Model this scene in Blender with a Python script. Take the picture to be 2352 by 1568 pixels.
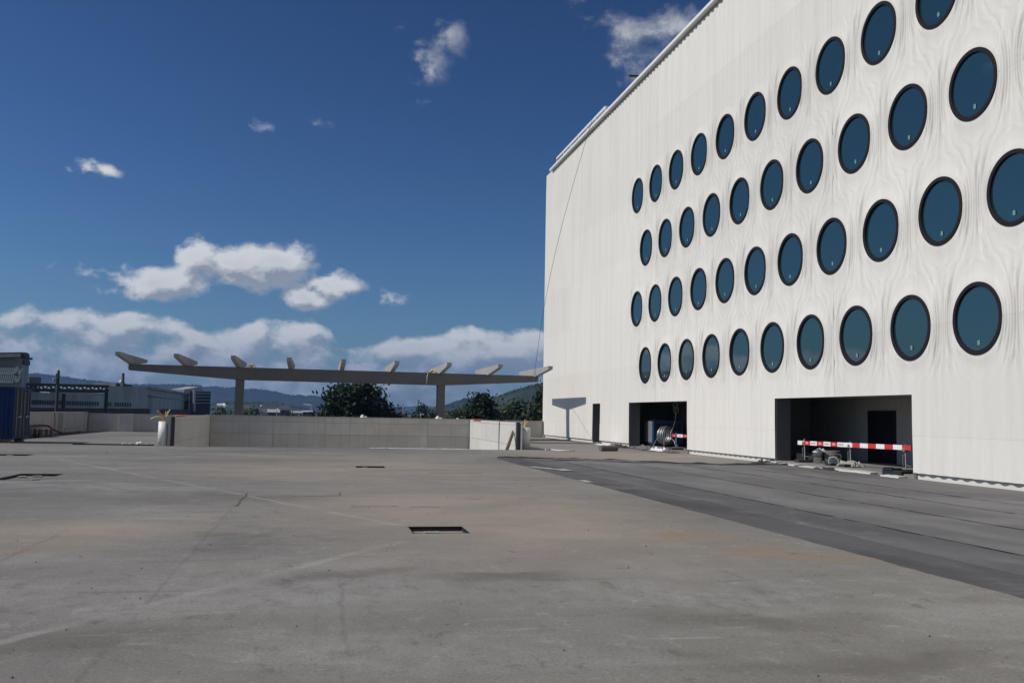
import bpy, math, random
import numpy as np
from mathutils import Vector, Matrix, noise as mnoise

for o in list(bpy.data.objects):
    bpy.data.objects.remove(o)
SC = bpy.context.scene
COL = SC.collection
rng = random.Random(7)

# ---------------------------------------------------------------- camera
# World axes follow the building grid: X = towards the white facade, Y = along it, Z up.
EYE = Vector((0.0, 0.0, 1.6))
TH = math.atan(441 / 2200.0)            # camera heading, clockwise from +Y
ROLL = 0.0184
PITCH = math.atan((952.8 - 784) * math.cos(ROLL) / 2200.0)
def grid(v):                            # camera-heading frame -> grid frame
    x, y, z = v
    return Vector((x * math.cos(TH) + y * math.sin(TH), -x * math.sin(TH) + y * math.cos(TH), z))
FW = grid((0, math.cos(PITCH), math.sin(PITCH)))
RT0 = grid((1, 0, 0))
UP0 = RT0.cross(FW)
RT = RT0 * math.cos(ROLL) + UP0 * math.sin(ROLL)
UP = UP0 * math.cos(ROLL) - RT0 * math.sin(ROLL)
cam = bpy.data.cameras.new('camera')
cam.sensor_width = 36.0
cam.lens = 2200 / 2352 * 36
cam.clip_start = 0.1
cam.clip_end = 30000
camo = bpy.data.objects.new('camera', cam)
COL.objects.link(camo)
M = Matrix((RT, UP, -FW)).transposed().to_4x4()
M.translation = EYE
camo.matrix_world = M
SC.camera = camo
SC.render.resolution_x, SC.render.resolution_y = 1024, 682

def direction(px, py):                  # viewing direction of a point of the 2352x1568 survey sheet
    return (FW + RT * ((px - 1176) / 2200.0) - UP * ((py - 784) / 2200.0))
def far(px, py, dist):                  # a background point, px/py in full photo pixels, at a distance in metres
    d = direction(px * 0.816667, py * 0.816667)
    d = d / math.hypot(d.x, d.y)
    return EYE + d * dist
def azel(px, py):
    d = direction(px, py).normalized()
    return math.degrees(math.atan2(d.x, d.y)), math.degrees(math.asin(d.z))

# ---------------------------------------------------------------- sun and sky
SUN_EL = math.radians(41.2)
SUN_AZ = math.radians(-90 + 2.5)        # clockwise from +Y
sdir = Vector((math.sin(SUN_AZ) * math.cos(SUN_EL), math.cos(SUN_AZ) * math.cos(SUN_EL), math.sin(SUN_EL)))
sun = bpy.data.lights.new('sun', 'SUN')
sun.energy = 3.6
sun.angle = math.radians(0.53)
sun.color = (1.0, 0.945, 0.865)
suno = bpy.data.objects.new('sun', sun)
COL.objects.link(suno)
suno.rotation_euler = sdir.to_track_quat('Z', 'Y').to_euler()
suno.location = (-40, 0, 60)
SC.view_settings.view_transform = 'Standard'
SC.view_settings.look = 'None'
SC.view_settings.gamma = 1.0
SC.view_settings.use_curve_mapping = False
SC.view_settings.exposure = 0.0
SC.render.engine = 'CYCLES'
SC.cycles.max_bounces = 4
SC.cycles.diffuse_bounces = 2
SC.cycles.volume_bounces = 0

SKY_STR = 0.056
class NT:                               # small helper to write node trees
    def __init__(s, tree):
        s.t = tree; s.n = tree.nodes; s.l = tree.links
    def new(s, ty, **kw):
        nd = s.n.new(ty)
        for k, v in kw.items():
            setattr(nd, k, v)
        return nd
    def put(s, sock, v):
        if isinstance(v, bpy.types.NodeSocket):
            s.l.new(v, sock)
        elif v is not None:
            sock.default_value = v
    def math(s, op, a, b=None, c=None, clamp=False):
        nd = s.new('ShaderNodeMath', operation=op, use_clamp=clamp)
        s.put(nd.inputs[0], a); s.put(nd.inputs[1], b); s.put(nd.inputs[2], c)
        return nd.outputs[0]
    def vec(s, op, a, b=None, c=None):
        nd = s.new('ShaderNodeVectorMath', operation=op)
        s.put(nd.inputs[0], a); s.put(nd.inputs[1], b)
        if c is not None: s.put(nd.inputs[2], c)
        return nd.outputs['Value'] if op in ('LENGTH', 'DOT_PRODUCT', 'DISTANCE') else nd.outputs[0]
    def comb(s, x, y, z):
        nd = s.new('ShaderNodeCombineXYZ')
        s.put(nd.inputs[0], x); s.put(nd.inputs[1], y); s.put(nd.inputs[2], z)
        return nd.outputs[0]
    def sep(s, v):
        nd = s.new('ShaderNodeSeparateXYZ'); s.put(nd.inputs[0], v)
        return nd.outputs
    def noise(s, v, scale, detail=4, rough=0.5, dist=0.0, col=False):
        nd = s.new('ShaderNodeTexNoise')
        s.put(nd.inputs['Vector'], v); nd.inputs['Scale'].default_value = scale
        nd.inputs['Detail'].default_value = detail; nd.inputs['Roughness'].default_value = rough
        nd.inputs['Distortion'].default_value = dist
        return nd.outputs['Color' if col else 'Fac']
    def ramp(s, v, a, b, lo=0.0, hi=1.0, smooth=True):
        nd = s.new('ShaderNodeMapRange', interpolation_type='SMOOTHSTEP' if smooth else 'LINEAR')
        s.put(nd.inputs['Value'], v); s.put(nd.inputs['From Min'], a); s.put(nd.inputs['From Max'], b)
        s.put(nd.inputs['To Min'], lo); s.put(nd.inputs['To Max'], hi)
        return nd.outputs['Result']
    def mix(s, f, a, b, mode='MIX'):
        nd = s.new('ShaderNodeMix', data_type='RGBA', blend_type=mode)
        s.put(nd.inputs['Factor'], f)
        def colr(x): return (*x, 1.0) if isinstance(x, tuple) and len(x) == 3 else x
        s.put(nd.inputs[6], colr(a)); s.put(nd.inputs[7], colr(b))
        return nd.outputs[2]
    def mul(s, c, f):                   # colour times a factor
        nd = s.new('ShaderNodeVectorMath', operation='SCALE')
        s.put(nd.inputs[0], c); s.put(nd.inputs['Scale'], f)
        return nd.outputs[0]

world = bpy.data.worlds.new('World')
SC.world = world
world.use_nodes = True
T = NT(world.node_tree)
T.n.clear()
sky = T.new('ShaderNodeTexSky', sky_type='NISHITA', sun_disc=False)
sky.sun_elevation = SUN_EL
sky.sun_rotation = SUN_AZ
sky.altitude = 450
sky.air_density = 1.0
sky.dust_density = 1.0
sky.ozone_density = 2.2
skyr = T.mul(T.mix(1.0, sky.outputs[0], (0.36, 0.66, 1.0), 'MULTIPLY'), SKY_STR)
gm_ = T.new('ShaderNodeGamma'); T.put(gm_.inputs['Color'], skyr); gm_.inputs['Gamma'].default_value = 1.7   # deeper overhead, paler low down
skyc = T.vec('MULTIPLY', gm_.outputs[0], (9.8 / SKY_STR, 4.45 / SKY_STR, 2.55 / SKY_STR))
skyc = T.vec('MINIMUM', skyc, (0.75 / SKY_STR, 0.85 / SKY_STR, 0.95 / SKY_STR))

# clouds: cumulus placed by heading and height, ragged by noise; a bank rings the horizon
CLOUDS = [  # survey-sheet x, y, half width, half height, weight
    (535, 604, 105, 50, 1.05), (640, 604, 90, 42, 1.0), (590, 645, 95, 30, .9), (365, 648, 135, 32, .8),
    (775, 650, 66, 31, 1.0), (712, 680, 62, 22, .8), (900, 690, 54, 19, .40), (250, 394, 34, 15, .62), (622, 295, 26, 10, .20), (728, 287, 34, 14, .24),
    (1032, 85, 46, 38, .62), (985, 148, 56, 50, .80), (955, 95, 42, 24, .45),
    (1450, 58, 85, 34, .40), (1475, 132, 72, 42, .48), (1570, 75, 95, 50, .55)]
BANK = [(-400, 700), (-120, 688), (0, 693), (55, 676), (110, 692), (200, 680), (232, 702), (268, 702), (312, 682), (390, 700), (440, 728), (500, 736), (560, 722),
        (605, 700), (650, 699), (700, 716), (762, 726), (785, 768), (860, 766), (930, 756), (1000, 746), (1050, 722), (1082, 718), (1122, 736), (1200, 735), (1260, 732), (1500, 745), (1800, 735), (2300, 760)]
grp = bpy.data.node_groups.new('cloud_density', 'ShaderNodeTree')
grp.interface.new_socket('AzEl', in_out='INPUT', socket_type='NodeSocketVector')
grp.interface.new_socket('Density', in_out='OUTPUT', socket_type='NodeSocketFloat')
g = NT(grp)
gi = g.new('NodeGroupInput'); go = g.new('NodeGroupOutput')
ae = gi.outputs[0]
fbn = g.new('ShaderNodeTexNoise'); g.put(fbn.inputs['Vector'], g.vec('MULTIPLY', ae, (0.30, 0.42, 0.0)))
fbn.noise_dimensions = '2D'
fbn.inputs['Scale'].default_value = 1.0; fbn.inputs['Detail'].default_value = 8; fbn.inputs['Roughness'].default_value = 0.60
fb = fbn.outputs['Fac']
aew = g.vec('ADD', ae, g.vec('MULTIPLY', g.vec('SUBTRACT', fbn.outputs['Color'], (0.5, 0.5, 0.5)), (2.2, 1.4, 0.0)))
acc = None
for (x, y, rx, ry, w) in CLOUDS:
    a, e = azel(x, y)
    ra, re = rx / 2200 * 57.3 * 1.3, ry / 2200 * 57.3 * 1.35
    q = g.vec('LENGTH', g.vec('MULTIPLY_ADD', aew, (1 / ra, 1 / re, 0.0), (-a / ra, -e / re, 0.0)))
    q = g.math('MULTIPLY_ADD', q, -w, w)
    acc = q if acc is None else g.math('MAXIMUM', acc, q)
s3 = g.sep(ae)
# cloud bank low over the horizon, all round: its skyline follows the photograph ahead, noise elsewhere
fc = g.new('ShaderNodeFloatCurve'); cv = fc.mapping.curves[0]
pp = [azel(x, y) for x, y in BANK]
for i, (a, e) in enumerate(pp):
    X, Y = (a + 60) / 120, e / 12
    if i == 0: cv.points[0].location = (X, Y)
    elif i == len(pp) - 1: cv.points[1].location = (X, Y)
    else: cv.points.new(X, Y)
for p_ in cv.points: p_.handle_type = 'VECTOR'
fc.mapping.update()
g.put(fc.inputs['Value'], g.math('MULTIPLY_ADD', s3[0], 1 / 120, 0.5, clamp=True))
nz = g.new('ShaderNodeTexNoise'); nz.noise_dimensions = '2D'; g.put(nz.inputs['Vector'], g.vec('MULTIPLY', ae, (0.055, 0.11, 0.0)))
nz.inputs['Scale'].default_value = 1.0; nz.inputs['Detail'].default_value = 3
side = g.ramp(g.math('ABSOLUTE', g.math('ADD', s3[0], -11.0)), 40.0, 52.0)
topel = g.math('MULTIPLY_ADD', fc.outputs[0], 12.0, g.math('MULTIPLY', side, g.math('MULTIPLY_ADD', nz.outputs['Fac'], 10.0, -5.0)))
bank = g.math('MINIMUM', g.math('MULTIPLY', g.math('SUBTRACT', g.math('ADD', topel, -0.5), s3[1]), 1.1), 0.50)
bank = g.math('SUBTRACT', bank, g.ramp(s3[1], 3.2, -0.5, 0.0, 0.25))
acc = g.math('MAXIMUM', acc, bank)
# scattered cumulus over the rest of the sky (sides and behind)
gen = g.math('MULTIPLY_ADD', nz.outputs['Fac'], 4.5, g.math('MULTIPLY_ADD', side, 3.0, -5.42))
acc = g.math('MAXIMUM', acc, gen)
g.l.new(g.math('MULTIPLY_ADD', g.math('SUBTRACT', fb, 0.5), 1.9, acc), go.inputs[0])

geo = T.new('ShaderNodeTexCoord')
dv = T.sep(T.vec('NORMALIZE', geo.outputs['Generated']))
az = T.math('DEGREES', T.math('ARCTAN2', dv[0], dv[1]))
el = T.math('DEGREES', T.math('ARCSINE', dv[2]))
def dens(da, de):
    nd = T.new('ShaderNodeGroup'); nd.node_tree = grp
    T.put(nd.inputs[0], T.comb(T.math('ADD', az, da), T.math('ADD', el, de), 0.0))
    return nd.outputs[0]
d0 = dens(0.0, 0.0)
d1 = dens(-0.45, 0.75)
alpha = T.ramp(d0, 0.02, T.ramp(el, 10.0, 24.0, 0.55, 1.25))
dif = T.math('SUBTRACT', d0, d1)
lit = T.math('ADD', T.ramp(dif, -0.20, 0.30, 0.0, 1.0, False), T.ramp(d0, 0.1, 1.3, 0.22, -0.28, False), clamp=True)
lowf = T.ramp(el, 1.0, 5.5)
c_lit = T.mix(lowf, (0.46, 0.50, 0.54), (0.76, 0.76, 0.755))
c_dark = T.mix(lowf, (0.21, 0.26, 0.31), (0.29, 0.325, 0.37))
ccol = T.mix(lit, c_dark, c_lit)
ccol = T.mul(ccol, 1.0 / SKY_STR)
final = T.mix(T.math('MULTIPLY', alpha, 0.95), skyc, ccol)
bg = T.new('ShaderNodeBackground'); bg.inputs['Strength'].default_value = SKY_STR
T.l.new(final, bg.inputs['Color'])
wo = T.new('ShaderNodeOutputWorld')
T.l.new(bg.outputs[0], wo.inputs['Surface'])
world.cycles.sampling_method = 'MANUAL'
world.cycles.sample_map_resolution = 256

# ---------------------------------------------------------------- mesh helpers
class MB:
    def __init__(s):
        s.v = []; s.f = []
    def add(s, vs, fs):
        b = len(s.v); s.v += [tuple(p) for p in vs]; s.f += [tuple(i + b for i in q) for q in fs]
        return s
    def box(s, x0, x1, y0, y1, z0, z1):
        return s.add([(x0, y0, z0), (x1, y0, z0), (x1, y1, z0), (x0, y1, z0), (x0, y0, z1), (x1, y0, z1), (x1, y1, z1), (x0, y1, z1)],
                     [(0, 3, 2, 1), (4, 5, 6, 7), (0, 1, 5, 4), (1, 2, 6, 5), (2, 3, 7, 6), (3, 0, 4, 7)])
    def cbox(s, x0, x1, y0, y1, z0, z1, c=0.02):   # box with chamfered vertical and top edges
        pts = [(x0 + c, y0), (x1 - c, y0), (x1, y0 + c), (x1, y1 - c), (x1 - c, y1), (x0 + c, y1), (x0, y1 - c), (x0, y0 + c)]
        mx, my = (x0 + x1) / 2, (y0 + y1) / 2
        top = [(px + (c if px < mx else -c), py + (c if py < my else -c)) for px, py in pts]
        vs = [(p[0], p[1], z0) for p in pts] + [(p[0], p[1], z1 - c) for p in pts] + [(p[0], p[1], z1) for p in top]
        fs = [tuple(range(7, -1, -1)), tuple(range(16, 24))]
        for i in range(8):
            j = (i + 1) % 8
            fs += [(i, j, j + 8, i + 8), (i + 8, j + 8, j + 16, i + 16)]
        return s.add(vs, fs)
    def obox(s, c, ax, ay, az, sx, sy, sz):        # oriented box, half sizes
        c = Vector(c); vs = []
        for k in (-1, 1):
            for (i, j) in ((-1, -1), (1, -1), (1, 1), (-1, 1)):
                vs.append(c + ax * (i * sx) + ay * (j * sy) + az * (k * sz))
        return s.add(vs, [(0, 3, 2, 1), (4, 5, 6, 7), (0, 1, 5, 4), (1, 2, 6, 5), (2, 3, 7, 6), (3, 0, 4, 7)])
    def bar(s, a, b, w, h=None, up=(0, 0, 1)):
        a, b = Vector(a), Vector(b); d = (b - a); L = d.length; d.normalize(); u = Vector(up)
        if abs(d.dot(u)) > 0.95: u = Vector((1, 0, 0))
        sd = d.cross(u).normalized(); uu = sd.cross(d)
        return s.obox((a + b) / 2, d, sd, uu, L / 2, w / 2, (h or w) / 2)
    def tube(s, pts, r, seg=8, cap=True):
        pts = [Vector(p) for p in pts]; n = len(pts); rs = r if isinstance(r, (list, tuple)) else [r] * n
        rings = []; prev = None
        for i, p in enumerate(pts):
            d = (pts[min(i + 1, n - 1)] - pts[max(i - 1, 0)]).normalized()
            if prev is None:
                u = Vector((0, 0, 1)) if abs(d.z) < 0.9 else Vector((1, 0, 0))
            else: u = prev
            sd = d.cross(u)
            if sd.length < 1e-5: sd = d.cross(Vector((0.3, 0.9, 0.1)))
            sd.normalize(); u = sd.cross(d).normalized(); prev = u
            rings.append([p + sd * math.cos(2 * math.pi * k / seg) * rs[i] + u * math.sin(2 * math.pi * k / seg) * rs[i] for k in range(seg)])
        vs = [q for R in rings for q in R]; fs = []
        for i in range(n - 1):
            for k in range(seg):
                k2 = (k + 1) % seg
                fs.append((i * seg + k, i * seg + k2, (i + 1) * seg + k2, (i + 1) * seg + k))
        if cap: fs += [tuple(range(seg - 1, -1, -1)), tuple(range((n - 1) * seg, n * seg))]
        return s.add(vs, fs)
    def lathe(s, prof, c=(0, 0, 0), axis='z', seg=32):
        c = Vector(c); vs = []; fs = []; n = len(prof)
        for k in range(seg):
            a = 2 * math.pi * k / seg; ca, sa = math.cos(a), math.sin(a)
            for r, h in prof:
                if axis == 'z': p = Vector((r * ca, r * sa, h))
                elif axis == 'x': p = Vector((h, r * ca, r * sa))
                else: p = Vector((r * sa, h, r * ca))
                vs.append(c + p)
        for k in range(seg):
            k2 = (k + 1) % seg
            for i in range(n - 1):
                fs.append((k * n + i, k2 * n + i, k2 * n + i + 1, k * n + i + 1))
        return s.add(vs, fs)
    def prism(s, poly, y0, y1, axis='x'):          # polygon (a,b) extruded
        n = len(poly)
        if axis == 'x': mk = lambda p, h: (h, p[0], p[1])
        elif axis == 'y': mk = lambda p, h: (p[0], h, p[1])
        else: mk = lambda p, h: (p[0], p[1], h)
        vs = [mk(p, y0) for p in poly] + [mk(p, y1) for p in poly]
        fs = [tuple(range(n - 1, -1, -1)), tuple(range(n, 2 * n))]
        for i in range(n):
            j = (i + 1) % n; fs.append((i, j, j + n, i + n))
        return s.add(vs, fs)
    def mesh(s, name, smooth=False):
        m = bpy.data.meshes.new(name); m.from_pydata(s.v, [], s.f); m.validate()
        if smooth:
            m.polygons.foreach_set('use_smooth', [True] * len(m.polygons))
        m.update()
        return m
    def build(s, name, mat, parent=None, smooth=False):
        return link(name, s.mesh(name, smooth), mat, parent)

def fix_normals(me):
    import bmesh
    b = bmesh.new(); b.from_mesh(me); bmesh.ops.recalc_face_normals(b, faces=b.faces); b.to_mesh(me); b.free()
def link(name, me, mat, parent=None):
    o = bpy.data.objects.new(name, me); COL.objects.link(o)
    if mat is not None and len(me.materials) == 0: me.materials.append(mat)
    if len(me.polygons) < 60000: fix_normals(me)
    if parent is not None:
        o.parent = parent
        w = parent.location.copy()
        if parent.parent is not None and parent.type != 'EMPTY': w = Vector((0, 0, 0))
        elif parent.type != 'EMPTY': w = Vector((0, 0, 0))
        o.location = -w
    return o
def thing(name, label, cat, loc=(0, 0, 0), group=None):
    o = bpy.data.objects.new(name, None); COL.objects.link(o); o.location = loc; o.empty_display_size = 0.3
    return tag(o, label, cat, group)
def tag(o, label, cat, group=None, kind=None):
    if label: o['label'] = label
    if cat: o['category'] = cat
    if group: o['group'] = group
    if kind: o['kind'] = kind
    return o
def struct(o):
    o['kind'] = 'structure'; return o

# ---------------------------------------------------------------- materials
def base_mat(name):
    m = bpy.data.materials.new(name); m.use_nodes = True
    t = NT(m.node_tree); b = t.n['Principled BSDF']
    return m, t, b
def pbr(name, col, rough=0.7, metal=0.0, var=0.15, scale=3.0, fine=30.0, bump=0.0, streak=0.0, streak_col=None, spec=0.5, dist=0.02, island=0.0, obj_rand=0.0):
    m, t, b = base_mat(name)
    co = t.new('ShaderNodeTexCoord').outputs['Object']
    n1 = t.noise(co, scale, 6, 0.6); n2 = t.noise(co, fine, 4, 0.6)
    f = t.math('MULTIPLY_ADD', t.math('SUBTRACT', n1, 0.5), 2.4 * var, 1.0)
    f = t.math('MULTIPLY_ADD', t.math('SUBTRACT', n2, 0.5), 1.2 * var, f)
    if island:
        gi_ = t.new('ShaderNodeNewGeometry').outputs['Random Per Island']
        f = t.math('MULTIPLY', f, t.ramp(gi_, 0, 1, 1 - island, 1 + island, False))
    if obj_rand:
        oi = t.new('ShaderNodeObjectInfo').outputs['Random']
        f = t.math('MULTIPLY', f, t.ramp(oi, 0, 1, 1 - obj_rand, 1 + obj_rand, False))
    c = t.mul((*col, ), f) if False else t.vec('SCALE', col)
    sc = c.node; t.put(sc.inputs['Scale'], f)
    if streak:
        st = t.noise(t.vec('MULTIPLY', co, (3.0, 3.0, 0.12)), 2.2, 6, 0.65)
        k = t.ramp(st, 0.48, 0.75, 0.0, streak)
        c = t.mix(k, c, streak_col or tuple(x * 0.45 for x in col))
    t.l.new(c, b.inputs['Base Color'])
    b.inputs['Metallic'].default_value = metal
    b.inputs['Specular IOR Level'].default_value = spec
    t.l.new(t.math('MULTIPLY_ADD', t.math('SUBTRACT', n1, 0.5), 0.25, rough), b.inputs['Roughness'])
    if bump:
        bp = t.new('ShaderNodeBump'); bp.inputs['Strength'].default_value = bump; bp.inputs['Distance'].default_value = dist
        t.l.new(t.math('MULTIPLY_ADD', n1, 0.6, n2), bp.inputs['Height']); t.l.new(bp.outputs[0], b.inputs['Normal'])
    return m
MAT = {}
MAT['concrete'] = pbr('concrete', (0.50, 0.475, 0.425), 0.85, var=0.20, scale=0.9, fine=14, bump=0.25, streak=0.30, streak_col=(0.22, 0.205, 0.175), obj_rand=0.13)
MAT['concrete_pale'] = pbr('concrete_pale', (0.52, 0.51, 0.475), 0.85, var=0.14, scale=0.9, fine=14, bump=0.2, streak=0.22, streak_col=(0.27, 0.25, 0.21), obj_rand=0.05)
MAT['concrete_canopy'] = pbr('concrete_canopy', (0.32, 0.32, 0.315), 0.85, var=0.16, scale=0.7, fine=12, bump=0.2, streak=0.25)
MAT['concrete_shaded'] = pbr('concrete_shaded', (0.155, 0.150, 0.150), 0.85, var=0.16, scale=0.7, fine=12, bump=0.2, streak=0.2)  # canopy concrete darkened: the shade on beam and columns is in its colour
MAT['joint'] = pbr('joint_concrete', (0.33, 0.31, 0.28), 0.9, var=0.3, scale=2)
MAT['plinth'] = pbr('plinth', (0.62, 0.60, 0.55), 0.9, var=0.08, scale=2, fine=30, bump=0.1)
MAT['frame'] = pbr('window_frame', (0.014, 0.013, 0.018), 0.75, var=0.1, spec=0.2)
MAT['jamb'] = pbr('jamb_metal', (0.13, 0.125, 0.12), 0.7, var=0.2, scale=2)
MAT['dark_metal'] = pbr('dark_metal', (0.045, 0.043, 0.043), 0.55, metal=0.2, var=0.2, scale=2)
MAT['galv'] = pbr('galvanised', (0.42, 0.42, 0.43), 0.5, metal=0.7, var=0.2, scale=6)
MAT['steel'] = pbr('steel', (0.22, 0.21, 0.21), 0.55, metal=0.5, var=0.25, scale=6)
MAT['white_coping'] = pbr('white_coping', (0.78, 0.78, 0.77), 0.5, var=0.04, scale=1)
MAT['pvc'] = pbr('white_pvc', (0.72, 0.71, 0.69), 0.5, var=0.06, scale=3)
MAT['yellow'] = pbr('yellow_conduit', (0.66, 0.36, 0.03), 0.5, var=0.12, scale=8)
MAT['yellow_pale'] = pbr('pale_conduit', (0.72, 0.62, 0.30), 0.5, var=0.12, scale=8)
MAT['orange'] = pbr('orange_strap', (0.75, 0.14, 0.04), 0.7, var=0.12, scale=8)
MAT['blue'] = pbr('blue_paint', (0.006, 0.030, 0.115), 0.6, var=0.25, scale=1.6, fine=18, streak=0.3, streak_col=(0.012, 0.018, 0.04), spec=0.3)
MAT['blue_door'] = pbr('blue_door_paint', (0.020, 0.034, 0.055), 0.6, var=0.3, scale=2.5, fine=22, streak=0.35, streak_col=(0.06, 0.055, 0.05), spec=0.3)
MAT['blue_box'] = pbr('blue_box_paint', (0.012, 0.07, 0.17), 0.5, var=0.2, scale=2)
MAT['red'] = pbr('red_paint', (0.55, 0.035, 0.04), 0.5, var=0.12, scale=5)
MAT['red_hose'] = pbr('red_hose', (0.16, 0.018, 0.022), 0.6, var=0.2, scale=5)
MAT['white'] = pbr('white_paint', (0.80, 0.79, 0.77), 0.5, var=0.06, scale=5)
MAT['white_bucket'] = pbr('white_plastic', (0.70, 0.69, 0.66), 0.4, var=0.08, scale=8)
MAT['black'] = pbr('black_plastic', (0.018, 0.018, 0.02), 0.6, var=0.2, scale=5)
MAT['grey_text'] = pbr('grey_print', (0.30, 0.30, 0.30), 0.7, var=0.05)
MAT['wood'] = pbr('old_wood', (0.20, 0.15, 0.105), 0.8, var=0.3, scale=4, fine=40, bump=0.2)
MAT['bitumen'] = pbr('bitumen_edge', (0.022, 0.021, 0.022), 0.75, var=0.3, scale=4, fine=40, bump=0.3)
MAT['felt'] = pbr('grey_felt', (0.13, 0.125, 0.12), 0.9, var=0.35, scale=6, fine=40, bump=0.4)
MAT['sheet_white'] = pbr('white_sheet', (0.72, 0.72, 0.70), 0.6, var=0.1, scale=3)
MAT['cement'] = pbr('cement_splash', (0.36, 0.36, 0.35), 0.9, var=0.5, scale=6, fine=30)
MAT['sack'] = pbr('paper_sack', (0.34, 0.32, 0.28), 0.8, var=0.45, scale=7, fine=25)
MAT['room'] = pbr('room_wall', (0.42, 0.41, 0.39), 0.9, var=0.2, scale=0.8, streak=0.2)
MAT['room_floor'] = pbr('room_floor', (0.22, 0.21, 0.19), 0.9, var=0.3, scale=1.5)
MAT['door'] = pbr('dark_door', (0.006, 0.007, 0.011), 0.5, var=0.1)
MAT['rubber'] = pbr('rubber', (0.03, 0.03, 0.03), 0.8, var=0.2, scale=8)
MAT['film'] = pbr('silver_film', (0.33, 0.34, 0.36), 0.28, metal=0.6, var=0.2, scale=5, bump=0.4, dist=0.03)
MAT['crack'] = pbr('crack_dark', (0.082, 0.077, 0.071), 0.9, var=0.3, scale=8)
MAT['crack_soft'] = pbr('crack_soft', (0.118, 0.112, 0.104), 0.9, var=0.45, scale=9, fine=50)
MAT['scuff'] = pbr('pale_scuff', (0.36, 0.35, 0.33), 0.9, var=0.5, scale=5)
MAT['glassroof'] = pbr('roof_glazing', (0.34, 0.36, 0.40), 0.2, var=0.08, scale=1)
MAT['bark'] = pbr('bark', (0.07, 0.055, 0.04), 0.9, var=0.3, scale=3)
MAT['grit'] = pbr('grit', (0.16, 0.15, 0.14), 0.9, var=0.3, scale=10, island=0.7)

def foliage(name, col, var=0.5):
    m, t, b = base_mat(name)
    gi_ = t.new('ShaderNodeNewGeometry').outputs['Random Per Island']
    co = t.new('ShaderNodeTexCoord').outputs['Object']
    n1 = t.noise(co, 0.35, 3, 0.5)
    f = t.math('MULTIPLY', t.ramp(gi_, 0, 1, 1 - var, 1 + var, False), t.ramp(n1, 0.3, 0.7, 0.65, 1.35))
    c = t.vec('SCALE', col); t.put(c.node.inputs['Scale'], f)
    t.l.new(c, b.inputs['Base Color']); b.inputs['Roughness'].default_value = 0.7
    b.inputs['Specular IOR Level'].default_value = 0.25
    tr = t.new('ShaderNodeBsdfTranslucent'); t.l.new(c, tr.inputs['Color'])
    mx = t.new('ShaderNodeMixShader'); mx.inputs[0].default_value = 0.25
    t.l.new(b.outputs[0], mx.inputs[1]); t.l.new(tr.outputs[0], mx.inputs[2])
    t.l.new(mx.outputs[0], t.n['Material Output'].inputs['Surface'])
    return m
MAT['leaf_dark'] = foliage('leaf_dark', (0.027, 0.043, 0.017))
MAT['leaf_mid'] = foliage('leaf_mid', (0.040, 0.060, 0.022))
MAT['leaf_pale'] = foliage('leaf_pale', (0.085, 0.105, 0.045))
MAT['leaf_pine'] = foliage('leaf_pine', (0.022, 0.038, 0.022))

# white moulded facade: off-white, faint vertical weathering
def facade_mat():
    m, t, b = base_mat('facade_white')
    co = t.new('ShaderNodeTexCoord').outputs['Object']
    st = t.noise(t.vec('MULTIPLY', co, (1, 2.2, 0.10)), 1.3, 7, 0.62)
    st2 = t.noise(t.vec('MULTIPLY', co, (1, 9.0, 0.25)), 1.0, 4, 0.6)
    bl = t.noise(co, 0.25, 4, 0.55)
    fi = t.noise(co, 22, 4, 0.65)
    c = t.mix(t.ramp(st, 0.35, 0.72), (0.720, 0.702, 0.660), (0.655, 0.634, 0.585))
    c = t.mix(t.ramp(st2, 0.55, 0.8, 0, 0.30), c, (0.765, 0.748, 0.705))
    c = t.mix(t.ramp(bl, 0.35, 0.7, 0, 0.30), c, (0.645, 0.625, 0.58))
    k = t.math('MULTIPLY_ADD', t.math('SUBTRACT', fi, 0.5), 0.18, 1.0)
    oi = t.new('ShaderNodeObjectInfo').outputs['Random']
    k = t.math('MULTIPLY', k, t.ramp(oi, 0, 1, 0.965, 1.03, False))
    t.l.new(t.mul(c, k), b.inputs['Base Color'])
    b.inputs['Roughness'].default_value = 0.85; b.inputs['Specular IOR Level'].default_value = 0.25
    bp = t.new('ShaderNodeBump'); bp.inputs['Strength'].default_value = 0.12; bp.inputs['Distance'].default_value = 0.01
    t.l.new(fi, bp.inputs['Height']); t.l.new(bp.outputs[0], b.inputs['Normal'])
    return m
MAT['facade'] = facade_mat()

def glass_mat():
    m, t, b = base_mat('tinted_glass')
    b.inputs['Base Color'].default_value = (0.010, 0.030, 0.036, 1)
    b.inputs['Roughness'].default_value = 0.0
    b.inputs['IOR'].default_value = 2.3
    b.inputs['Specular Tint'].default_value = (0.80, 0.97, 0.96, 1)
    co = t.new('ShaderNodeTexCoord').outputs['Object']
    bp = t.new('ShaderNodeBump'); bp.inputs['Strength'].default_value = 0.02; bp.inputs['Distance'].default_value = 0.02
    t.l.new(t.noise(co, 0.9, 2, 0.5), bp.inputs['Height']); t.l.new(bp.outputs[0], b.inputs['Normal'])
    return m
MAT['glass'] = glass_mat()
MAT['sticker'] = pbr('pane_sticker', (0.15, 0.28, 0.26), 0.6, var=0.05)

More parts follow.
